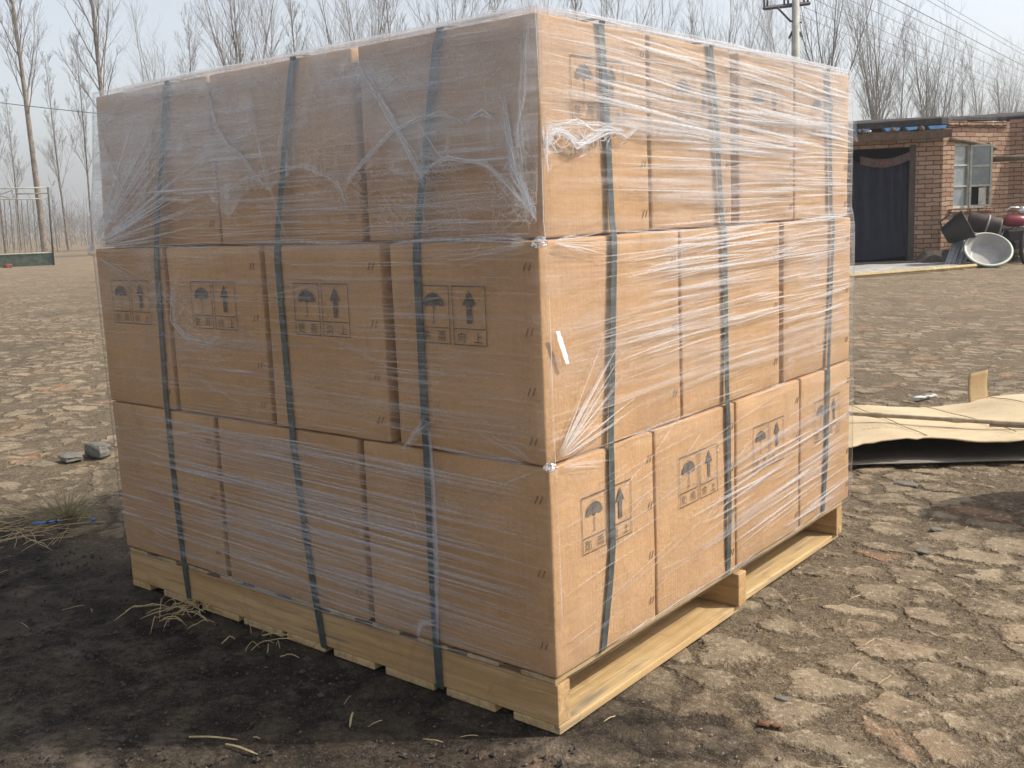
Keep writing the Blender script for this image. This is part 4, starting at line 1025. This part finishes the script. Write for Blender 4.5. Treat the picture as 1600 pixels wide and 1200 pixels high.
m = MB(); m.box(mid+np.array([0, 0, .18]), (Ll, .010, .68), rz=rl); m.build('pane', M_GL, wf)
m = MB(); m.box(mid+np.array([0, 0, -.36])+dl*.1, (.12, .012, .30), rz=rl+.1); m.build('board_patch', simple('pale_board', (.5, .5, .42), .8), wf)
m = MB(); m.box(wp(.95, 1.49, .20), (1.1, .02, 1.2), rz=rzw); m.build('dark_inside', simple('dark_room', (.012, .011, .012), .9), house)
m = MB(); m.tube([wp(1.05, 1.76, -.05), wp(1.22, 1.77, -.5)+LV*.35], .05, 10); m.build('stub_beam', M_TIM, house, smooth=True)
# low mound / plinth at the wall foot and apron slabs
M_APR = simple('apron_cement', (.36, .34, .31), .9, .3, 5, bump=.8, bd=.02)
m = MB(); NG = 30; G = np.zeros((NG, 8, 3))
for i in range(NG):
    for j in range(8):
        s_, v = i/(NG-1), j/7; l = 4.2+3.5*s_; G[i, j] = P(l, 17.75-(1.8-.9*s_)*(1-v)-.55*s_*v*0-.15*s_, .055*min(1, v*3)+.02*nz(l*2, v*3)-(.05 if j == 0 else 0))
m.grid(G); tag(m.build('cement_apron', M_APR, origin=P(6, 17)), 'pale cracked cement apron in front of the curtained doorway', kind='structure')
m = MB(); m.tube([P(5.0, 15.55, .03), P(6.6, 16.2, .035), P(7.7, 16.8, .03)], .035, 6); tag(m.build('timber_edging', simple('edging', (.42, .32, .16), .8, .3), origin=P(6.6, 16.2)), 'old yellowish timber edging along the cement apron', 'edging')
m = MB(); q = []
for i in range(13):
    s_ = i/12; q.append(P(7.05+1.35*s_, 17.80+.25*s_, .0))
Gm = np.zeros((13, 7, 3))
for i in range(13):
    for j in range(7):
        s_, v = i/12, j/6; hgt = .30*min(1, s_*4+.2)*min(1, (1-s_)*4+.3); Gm[i, j] = P(7.05+1.3*s_, 17.62+.5*v+.2*s_, hgt*math.sin(v*math.pi/2)**.7+.02*nz(s_*5, v*5)-.02)
m.grid(Gm); tag(m.build('earth_mound', simple('dark_earth', (.075, .06, .05), .95, .3, 6, bump=.8, bd=.02), origin=P(7.7, 17.8)), 'low dark earth bank against the foot of the brick corner', kind='structure')

# ---- junk by the wall
def rot_to(d):
    d = np.array(d, float); d /= np.linalg.norm(d); ref = np.array([0, 0, 1.]) if abs(d[2]) < .9 else np.array([1., 0, 0]); x = np.cross(ref, d); x /= np.linalg.norm(x); y = np.cross(d, x); return np.stack([x, y, d], 1)
def px(x, y, f):    # a point at forward distance f, seen in the direction of photo pixel (x, y)
    d = fw+rt*(x-800)/1610.69-up*(y-600)/1610.69; return CAM+d*(f/float(d@FV))
M_ENA = simple('basin_shaded_enamel', (.34, .33, .31), .45, .12, 10); M_GRN = simple('basin_green', (.08, .20, .07), .5, .2)  # bowl greyed so that its inner shade is in the colour
bc = px(1544, 390, 16.9); Rb = rot_to(-FV*.60-LV*.12+np.array([0, 0, .62]))
basin = empty('wash_basin', (bc[0], bc[1], 0), 'large round white basin with a green rim leaning on its side by the brick wall', 'basin')
m = MB(); m.lathe([(0, -.17), (.22, -.168), (.27, -.15), (.34, -.02), (.375, .0), (.378, .010), (.35, .016), (.318, -.01), (.255, -.138), (.21, -.155), (0, -.157)], 40, bc, Rb); m.build('bowl', M_ENA, basin, smooth=True)
m = MB(); m.lathe([(.374, -.004), (.384, -.002), (.386, .006), (.379, .0125)], 40, bc, Rb); m.build('rim', M_GRN, basin, smooth=True)
m = MB(); m.lathe([(.372, .0145), (.36, .026), (.338, .018), (.345, .010)], 40, bc, Rb); m.build('lip', simple('cream_enamel', (.66, .66, .58), .45, .1), basin, smooth=True)
M_RUB = simple('black_rubber', (.025, .027, .027), .5, .3, 8)
kc = px(1503, 350, 17.2); Rk = rot_to(LV*.80+FV*.1+np.array([0, 0, -.35])*-1)
buck = empty('rubber_bucket', (kc[0], kc[1], 0), 'black rubber bucket tipped on its side against the sunlit brick wall', 'bucket')
m = MB(); m.lathe([(0, -.30), (.13, -.30), (.15, -.28), (.245, .10), (.26, .11), (.25, .12), (.235, .10), (.14, -.27), (0, -.28)], 28, kc-np.array([0, 0, .05]), rot_to(LV*.72-FV*.3+np.array([0, 0, .42]))); m.build('shell', M_RUB, buck, smooth=True)
hc = kc-np.array([0, 0, .05])-LV*.2; m = MB(); m.tube([hc+LV*-.12+np.array([0, 0, -.05]), hc+LV*-.16+np.array([0, 0, .10]), hc+LV*-.03+np.array([0, 0, .20]), hc+LV*.08+np.array([0, 0, .19])], .014, 8); m.build('handle', M_RUB, buck, smooth=True)
dc = px(1537, 350, 17.6); drum = empty('old_drum', (dc[0], dc[1], 0), 'rusty dark drum with a pale hoop lying on the junk under the window', 'drum')
Rd = rot_to(LV*.9-FV*.35+np.array([0, 0, -.25])); m = MB(); m.lathe([(0, -.26), (.15, -.26), (.16, -.24), (.16, .24), (.15, .26), (0, .26)], 24, dc, Rd); m.build('barrel', simple('rusty_drum', (.045, .028, .024), .7, .4, 9), drum, smooth=True)
m = MB(); m.lathe([(.162, .04), (.17, .04), (.17, .07), (.162, .07)], 24, dc, Rd); m.build('hoop', simple('hoop', (.3, .3, .27), .6), drum, smooth=True)
m = MB(); m.lathe([(0, .262), (.11, .262), (.12, .275), (.14, .27), (.155, .255)], 24, dc, Rd); m.build('lid', simple('green_lid', (.12, .19, .14), .6, .3), drum, smooth=True)
m = MB(); cc_ = px(1521, 372, 17.85); m.lathe([(0, .0), (.22, .0), (.24, .02), (.235, .05), (.20, .09), (0, .12)], 24, cc_-np.array([0, 0, .04]), rot_to(-FV*.8+np.array([0, 0, .6]))); tag(m.build('metal_lid', simple('brown_lid', (.13, .10, .09), .7, .3), origin=(cc_[0], cc_[1], 0), smooth=True), 'dull brown round lid between the black bucket and the basin', 'lid')
M_ASB = simple('grey_sheet', (.28, .29, .31), .8, .25, 8)
for k, (x, dx) in enumerate(((1485, 0), (1502, 0))):
    bt, tp = px(x-2, 413, 17.0), px(x+11, 375, 17.35); m = MB(); G = np.zeros((17, 6, 3)); sd_ = LV*.085
    for i in range(17):
        for j in range(6): s_ = i/16-.5; G[i, j] = bt+(tp-bt)*j/5+sd_*2*s_-FV*.014*math.cos(s_*math.pi*4)
    m.grid(G); o = m.build('corrugated_sheet', M_ASB, origin=(bt[0], bt[1], 0), smooth=True); md = o.modifiers.new('t', 'SOLIDIFY'); md.thickness = .008
    tag(o, ['grey corrugated sheet leaning below the black bucket, left of its pair', 'grey corrugated sheet leaning beside the basin, right of its pair'][k], 'roofing sheet', 'grey corrugated sheets')
# handcart / small motor cart cut by the right edge
mc = px(1590, 372, 17.6); moto = empty('motor_tricycle', (mc[0], mc[1], 0), 'old red and chrome motor tricycle at the right edge, partly cut off', 'tricycle')
M_RED = simple('red_paint', (.22, .03, .045), .35, .2); M_CHR = simple('chrome', (.6, .6, .6), .25, .1, metal=.8); M_BLK = simple('grimy_black', (.03, .028, .026), .7, .3)
def pp(x, y, f=17.6): return px(x, y, f)
m = MB(); m.lathe([(0, -.22), (.06, -.21), (.095, -.12), (.10, .05), (.08, .18), (0, .22)], 18, pp(1587, 345), rot_to(LV)); m.build('fuel_tank', M_RED, moto, smooth=True)
m = MB(); m.tube([pp(1571, 330), pp(1580, 324), pp(1592, 325), pp(1604, 336), pp(1612, 350)], .020, 8); m.tube([pp(1572, 342), pp(1590, 340), pp(1610, 342)], .012, 8); m.build('handlebar', M_CHR, moto, smooth=True)
m = MB(); m.lathe([(0, 0), (.07, .0), (.08, .05), (.05, .10), (0, .11)], 16, pp(1596, 332, 17.4), rot_to(-FV*.5+np.array([0, 0, .8]))); m.build('headlight', M_CHR, moto, smooth=True)
m = MB()
for a1, a2, r_ in ((pp(1575, 352), pp(1612, 356), .014), (pp(1584, 352), pp(1568, 392), .016), (pp(1590, 352), pp(1598, 405), .018), (pp(1570, 378), pp(1612, 372), .012), (pp(1570, 358), pp(1556, 388), .012)): m.tube([a1, a2], r_, 8)
m.build('frame', M_CHR, moto, smooth=True)
m = MB(); m.box(pp(1586, 368), (.34, .25, .20), rz=YAW, jit=.01); m.box(pp(1590, 382), (.26, .22, .16), rz=YAW+.2, jit=.01); m.build('engine', M_BLK, moto, bevel=.02)
m = MB(); wc = pp(1606, 385, 17.3); th = np.linspace(0, 2*math.pi, 28); m.tube([wc+LV*.28*math.cos(t_)*.75+np.array([0, 0, .28*math.sin(t_)])+FV*.2*math.cos(t_) for t_ in th], .035, 8, cap=False); m.build('wheel', M_BLK, moto, smooth=True)
m = MB(); m.tube([pp(1573, 390), pp(1590, 393), pp(1612, 396)], .035, 8); tag(m.build('timber_pole', simple('yellow_timber', (.36, .27, .13), .8, .3), origin=pp(1590, 393)-np.array([0, 0, .2]), smooth=True), 'yellowish timber pole lying in the junk right of the basin', 'pole')
m = MB()
for k in range(26):
    c0 = px(U(1545, 1606), U(378, 408), U(17.5, 17.9)); dr = rng.normal(0, 1, 3); dr /= np.linalg.norm(dr); m.tube([c0-dr*U(.03, .16), c0+dr*U(.03, .16)], U(.006, .022), 6)
m.box(px(1585, 402, 17.9), (.7, .4, .22), rz=YAW, jit=.03)
m.box(px(1555, 368, 18.0), (.4, .3, .3), rz=YAW+.3, jit=.03); m.box(px(1540, 385, 17.9), (.9, .3, .4), rz=YAW+.1, jit=.04)
tag(m.build('scrap_heap', simple('scrap_metal', (.09, .075, .065), .7, .6, 11), origin=px(1575, 410, 17.8)), 'heap of dark scrap metal and rods behind the basin', 'scrap heap', kind='stuff')

# ------------------------------------------------------------ green panel with pipe frame, left
M_GP = simple('faded_green', (.09, .115, .085), .7, .45, 5); M_PIPE = simple('cream_pipe', (.34, .34, .27), .6, .2)
ge = px(84, 415, 37.0); fence = empty('pipe_enclosure', (ge[0], ge[1], 0), 'low faded green panel with a cream pipe frame above it at the left edge', 'pen')
gl = ge-LV*6.5+FV*(-.9)
def gpt(s_, z): q = ge+(gl-ge)*s_; return np.array([q[0], q[1], z])
m = MB(); m.prism([gpt(0, .0), gpt(1, .0), gpt(1, .42), gpt(0, .42)], FV*.12); m.build('panel', M_GP, fence)
m = MB(); m.tube([gpt(0, .44), gpt(1, .44)], .022, 8); m.build('top_rail', M_PIPE, fence, smooth=True)
def fpx(x, y, f=37.0): return px(x, y, f)
m = MB(); m.tube([fpx(76, 293), fpx(-60, 296, 36.4)], .024, 8); m.tube([fpx(76, 310), fpx(-60, 313, 36.4)], .02, 8); m.tube([fpx(76, 302), fpx(24, 303)], .022, 8); m.build('upper_rail', M_PIPE, fence, smooth=True)
m = MB(); m.tube([fpx(75, 292), fpx(79, 345), fpx(84, 414)], .035, 8); m.build('corner_post', simple('dark_post', (.07, .08, .07), .7), fence, smooth=True)
m = MB(); m.tube([fpx(20, 297), fpx(21, 311)], .022, 6); m.tube([fpx(0, 304), fpx(20, 297)], .02, 6); m.tube([fpx(0, 306), fpx(20, 311)], .02, 6); m.build('brace', M_PIPE, fence)
for x in (9, 18, 27, 36, 45, 54, 63):
    m = MB(); m.tube([fpx(x-3, 312), fpx(x+4, 396)], .014, 5); m.build('thin_rod', simple('rod', (.2, .19, .17), .7), fence)
rr = px(12, 419, 36.2); rock((rr[0], rr[1], .05), (.20, .12, .07), 'small crumpled red bag on the ground at the foot of the green panel', 2, simple('red_bag', (.22, .05, .04), .7), 'red_bag')['category'] = 'bag'

# ------------------------------------------------------------ bare trees
def m_bark(name, lo, hi):
    t = NT(name); c = t.coord(); n = t.noise(t.map(c, (3, 3, 1.2)), 2.5, 5, .65); n2 = t.noise(t.map(c, (9, 9, 30)), 1, 3, .6)
    cc = t.mix(t.mr(t.math('ADD', t.math('MULTIPLY', n, .6), t.math('MULTIPLY', n2, .4)), .38, .62), lo, hi)
    return t.end(t.prin(cc, .9, t.bump(n2, .6, .02), spec=.15))
M_BARK = m_bark('poplar_bark', (.10, .085, .07), (.34, .28, .23)); M_TWIG = m_bark('twig_bark', (.15, .135, .115), (.27, .245, .21))
def tree_mesh(seed, H, r0_, nprim, first, spread, multi=0, twig=1.0, sub=7):
    g = random.Random(seed); tr, cr = MB(), MB(); tc_ = .009
    def branch(mb, p, d, L_, r, seg, curve, n, tipr=.35):
        pts = [p.copy()]; d = d.copy()
        for i in range(seg):
            d = d+np.array([g.uniform(-curve, curve), g.uniform(-curve, curve), g.uniform(0, curve*1.1)]); d /= np.linalg.norm(d); pts.append(pts[-1]+d*L_/seg)
        rad = [max(.0035, r*(1-(1-tipr)*i/seg)) for i in range(seg+1)]; mb.tube(pts, rad, n, cap=False); return np.array(pts), rad, d
    tp, trad, _ = branch(tr, np.zeros(3), np.array([g.uniform(-.012, .012), g.uniform(-.012, .012), 1]), H if not multi else H*first*1.3, r0_, 14, tc_ if not multi else .06, 8, .12 if not multi else .6)
    def sample(pts, rad, s_):
        k = s_*(len(pts)-1); i = min(int(k), len(pts)-2); return pts[i]+(pts[i+1]-pts[i])*(k-i), rad[i]+(rad[i+1]-rad[i])*(k-i), pts[i+1]-pts[i]
    prims = []
    if multi:
        for k in range(multi):
            a = 2*math.pi*k/multi+g.uniform(-.5, .5); s_ = g.uniform(.75, 1); p, r, _ = sample(tp, trad, s_)
            inc = g.uniform(.12, .42); L_ = H*(1-first)*g.uniform(.8, 1.15); d = np.array([math.cos(a)*math.sin(inc), math.sin(a)*math.sin(inc), math.cos(inc)])
            prims.append(branch(cr, p, d, L_, r*.55, 9, .07, 5, .12)[:2]+(L_,))
    for k in range(nprim):
        s_ = first+(1-first)*.97*(k+g.random())/nprim if not multi else g.uniform(.7, 1)
        a = k*2.4+g.uniform(-.4, .4); p, r, _ = sample(tp, trad, s_)
        inc = g.uniform(.45, .85)*spread; L_ = (H*.30*(1.12-s_*.85) if not multi else H*.3)*g.uniform(.6, 1.2)
        d = np.array([math.cos(a)*math.sin(inc), math.sin(a)*math.sin(inc), math.cos(inc)]); prims.append(branch(cr, p, d, L_, min(r*.42, .032), 7, .10, 4, .2)[:2]+(L_,))
    for pts, rad, L_ in prims:
        ns = int(sub*(1+L_*.25))
        for q in range(ns):
            s2 = g.uniform(.15, .97); p, r, dd_ = sample(pts, rad, s2); dd_ = dd_/np.linalg.norm(dd_); rv = np.array([g.gauss(0, 1), g.gauss(0, 1), g.gauss(0, .5)]); rv /= np.linalg.norm(rv)
            d = dd_+rv*.55+np.array([0, 0, .15]); d /= np.linalg.norm(d); L2 = L_*g.uniform(.18, .42)*(1.15-s2*.6)
            p2, r2, _ = branch(cr, p, d, L2, max(.0055, r*.42), 4, .11, 3, .4)
            for u in range(int(3*twig)+1):
                p, r, dd_ = sample(p2, r2, g.uniform(.2, 1)); dd_ = dd_/np.linalg.norm(dd_); rv = np.array([g.gauss(0, 1), g.gauss(0, 1), g.gauss(0, .6)]); rv /= np.linalg.norm(rv); d = dd_+rv*.5; d /= np.linalg.norm(d)
                branch(cr, p, d, L2*g.uniform(.3, .7), 0.005, 3, .12, 3, .6)
    return tr, cr
def mesh_of(m, mat, nm):
    o = m.build(nm, mat, smooth=True); me_ = o.data; bpy.data.objects.remove(o); return me_
PROTO = {}
for key, args in {'tall': (3, 17, .17, 26, .36, .62), 'tall2': (11, 16, .14, 24, .34, .6), 'slim': (5, 11, .07, 22, .25, .5), 'slim2': (8, 10.5, .06, 20, .3, .5),
                  'bushA': (21, 13, .14, 8, .36, .7, 6), 'bushB': (33, 12.5, .12, 8, .34, .8, 5), 'bushC': (40, 13, .12, 10, .38, .7, 4), 'mid': (50, 12.5, .10, 28, .3, .6), 'small': (60, 4.5, .035, 9, .3, .9)}.items():
    tr, cr = tree_mesh(*args[:6], multi=args[6] if len(args) > 6 else 0, twig=1.3, sub=8)
    PROTO[key] = (mesh_of(tr, M_BARK, 'trunk'), mesh_of(cr, M_TWIG, 'crown'))
def tree(key, l, f, s_, lab, grp='bare trees behind the yard', rz=None, zs_=1.):
    e = empty('bare_tree', P(l, f, -.03), lab, 'tree', grp); e.rotation_euler = (0, 0, U(0, 6.28) if rz is None else rz); e.scale = (s_, s_, s_*zs_)
    for me_, nm in zip(PROTO[key], ('trunk', 'crown')):
        o = bpy.data.objects.new(nm, me_); COL.objects.link(o); o.parent = e
def lx(x, f, y=390): q = px(x, y, f); return float((q-CAM)@LV)
T = [('tall', 70, 52, 1.05, 'thick-trunked bare tree with pinkish bark behind the cream pipe frame'),
     ('slim2', 8, 62, 1.2, 'slender bare tree at the very left edge behind the pipe frame'),
     ('slim', 34, 70, .95, 'thin bare sapling between the left edge tree and the thick-trunked tree'),
     ('slim', 107, 64, 1.05, 'slender bare tree just right of the thick-trunked tree'),
     ('slim2', 146, 62, 1.15, 'slender bare tree touching the left edge of the stack'),
     ('small', 90, 60, .9, 'crooked young sapling on the bare ground right of the pipe frame'),
     ('tall2', 186, 50, 1.1, 'tall forked bare tree rising just behind the left end of the stack'),
     ('bushB', 262, 62, 1.0, 'bare tree rising above the stack right of the forked tree, left of the first strap'),
     ('mid', 318, 60, 1.0, 'bare tree above the left third of the stack'),
     ('bushA', 392, 48, .98, 'dense many-stemmed bare tree above the stack left of the second strap'),
     ('bushC', 452, 60, 1.02, 'bare tree rising above the second strap of the shaded side'),
     ('mid', 486, 52, 1.0, 'bare tree with a dark trunk above the stack right of the second strap'),
     ('bushB', 545, 50, 1.0, 'many-stemmed bare tree above the middle of the shaded side'),
     ('bushA', 600, 62, 1.05, 'bare tree above the stack just left of the third strap'),
     ('mid', 634, 54, 1.05, 'straight bare tree above the third strap of the shaded side'),
     ('bushC', 690, 52, 1.0, 'bare tree above the stack just right of the third strap'),
     ('bushB', 742, 60, 1.1, 'bare tree above the stack midway between third strap and near corner'),
     ('mid', 790, 56, 1.1, 'bare tree just left of the near top corner of the stack'),
     ('bushA', 850, 62, 1.1, 'bare tree directly behind the near top corner of the stack'),
     ('mid', 912, 50, 1.05, 'bare tree just right of the near top corner of the stack'),
     ('bushC', 968, 56, 1.02, 'bare tree above the sunlit side, behind its first strap'),
     ('bushB', 1025, 58, 1.0, 'bare tree above the sunlit side between its first and second straps'),
     ('mid', 1078, 60, .96, 'bare tree above the sunlit side just left of its second strap'),
     ('bushA', 1130, 62, .95, 'bare tree above the sunlit side just right of its second strap'),
     ('bushB', 1180, 60, .92, 'bare tree just left of the utility pole'),
     ('bushC', 1228, 64, .92, 'bare tree directly behind the utility pole'),
     ('bushA', 1292, 50, .90, 'wide dark bare tree just right of the utility pole'),
     ('bushB', 1345, 60, .86, 'bare tree behind the left end of the outhouse roof'),
     ('bushC', 1378, 66, .88, 'pointed bare tree behind the outhouse above the curtained doorway'),
     ('mid', 1402, 72, .84, 'thin bare tree behind the roof, just right of the doorway'),
     ('bushA', 1436, 68, .76, 'bushy bare tree behind the outhouse roof above the brick corner'),
     ('bushB', 1470, 74, .80, 'bare tree behind the roof just right of the brick corner'),
     ('mid', 1500, 80, .82, 'thin bare tree behind the roof above the left side of the window'),
     ('bushC', 1528, 78, .74, 'bare tree behind the roof above the middle of the window'),
     ('bushA', 1556, 84, .74, 'bare tree behind the roof above the right side of the window'),
     ('bushB', 1584, 80, .72, 'bare tree behind the roof above the shaded brick wall'),
     ('mid', 1606, 88, .80, 'bare tree at the very right edge behind the roof')]
for key, x, f, s_, lab in T: tree(key, lx(x, f), f, s_*(1.14 if x > 1330 else 1.0), lab)
# far scrub and woods, one mass
m = MB()
for _ in range(3600):
    l = U(-75, 95); f = 70+80*U(0, 1)**1.3; h_ = U(1.2, 4.5); c = P(l, f, 0)
    if l > -20 and U(0, 1) < .5: h_ *= 1.6
    a = U(0, 6.28); m.tube([c, c+np.array([U(-.3, .3), U(-.3, .3), h_*.5]), c+np.array([U(-.7, .7), U(-.7, .7), h_])], [.03, .02, .008], 3, cap=False)
    for k in range(5):
        s_ = U(.3, .9); b0 = c+np.array([0, 0, h_*s_]); m.tube([b0, b0+np.array([U(-.6, .6), U(-.6, .6), U(.4, 1.2)])], [.012, .006], 3, cap=False)
tag(m.build('far_scrub', M_TWIG), 'distant misty band of bare scrub and saplings along the horizon', 'scrub', kind='stuff')

# ------------------------------------------------------------ utility pole and wires
M_CON = simple('pole_concrete', (.42, .42, .36), .85, .2, 6); M_IRON = simple('dark_iron', (.06, .055, .06), .6, .3)
pb = px(1243, 40, 29.0); pole = empty('utility_pole', (pb[0], pb[1], 0), 'pale concrete utility pole with a dark iron crossarm behind the stack', 'utility pole')
m = MB(); m.tube([(pb[0], pb[1], -.2), (pb[0], pb[1], 3.5), (pb[0], pb[1], 7.4)], [.14, .115, .092], 16); m.build('post', M_CON, pole, smooth=True)
m = MB(); ca, cb = px(1193, 13, 28.7), px(1265, 5, 29.3); m.tube([ca, cb], .055, 4); m.build('crossarm', M_IRON, pole)
for x in (1194, 1199, 1225, 1231, 1256, 1262):
    t_ = (x-1193)/72; b0 = ca+(cb-ca)*t_; m = MB(); m.tube([b0, b0+np.array([0, 0, .26])], .028, 6); m.lathe([(0, 0), (.05, .0), (.055, .05), (.03, .09), (.05, .11), (.03, .15), (0, .16)], 10, b0+np.array([0, 0, .22])); m.build('insulator', M_IRON, pole, smooth=True)
m = MB(); m.tube([px(1215, 12, 28.85), px(1235, 33, 28.95), px(1252, 35, 29.1)], .03, 6); m.build('brace', M_IRON, pole)
m = MB(); m.tube([px(1238, 49, 29), px(1233, 60, 29)], .03, 6); m.tube([px(1249, 49, 29), px(1254, 58, 29)], .03, 6); m.build('clamp', M_IRON, pole)
M_WIRE = simple('wire', (.10, .10, .11), .6, .1)
def wire(p, q, sag, lab, r=.013, far=1.0, grp='overhead wires'):
    m = MB(); pts = [p+(q-p)*t_-np.array([0, 0, 4*sag*t_*(1-t_)]) for t_ in np.linspace(0, 1, 40)]; m.tube(pts, r, 4)
    tag(m.build('overhead_wire', M_WIRE, origin=p), lab, 'wire', grp)
wd_ = np.array([-2.2, 34.4, 0]); wd_ /= np.linalg.norm(wd_)
for k, (x0_, y0_, z0_, lab) in enumerate(((-11.51, 28.81, 7.0, 'upper of the wires leaving the crossarm of the pole'), (-12.87, 30.85, 7.0, 'lowest wire, leaving the pole just under its crossarm'), (-12.2, 29.6, 7.0, 'middle wire leaving the crossarm of the pole'),
        (-10.54, 29.99, 7.0, 'first overhead wire right of those on the pole'), (-9.98, 30.67, 7.0, 'second overhead wire right of those on the pole'), (-9.59, 31.14, 7.0, 'third overhead wire right of those on the pole, thickest looking'),
        (-8.96, 31.9, 7.0, 'rightmost overhead wire but one, almost touching its neighbour'), (-8.80, 31.98, 7.05, 'rightmost overhead wire crossing the top right corner'))):
    p = np.array([x0_, y0_, z0_]); wire(p-wd_*(0 if k < 3 else 34), p+wd_*75, .25 if k < 3 else .2, lab, .008 if k != 5 else .012)
p, q = px(-200, 134, 40), px(150, 160, 43); wire(p, p+(q-p)*3.2, .5, 'single thin cable crossing behind the left trees', .016, grp='cables on the left')

# ------------------------------------------------------------ air
t = NT('haze'); pv = t.n('ShaderNodeVolumePrincipled'); pv.inputs['Color'].default_value = (.93, .95, 1, 1); pv.inputs['Density'].default_value = .0013; pv.inputs['Anisotropy'].default_value = .2
t.L(pv.outputs[0], t.out.inputs[1])
m = MB(); m.box((0, 0, 9.5), (1200, 1200, 21)); hz_ = m.build('haze', t.m); tag(hz_, 'thin pale haze over the fields', 'haze', kind='stuff')
HAZE = True
if not HAZE: bpy.data.objects.remove(hz_)
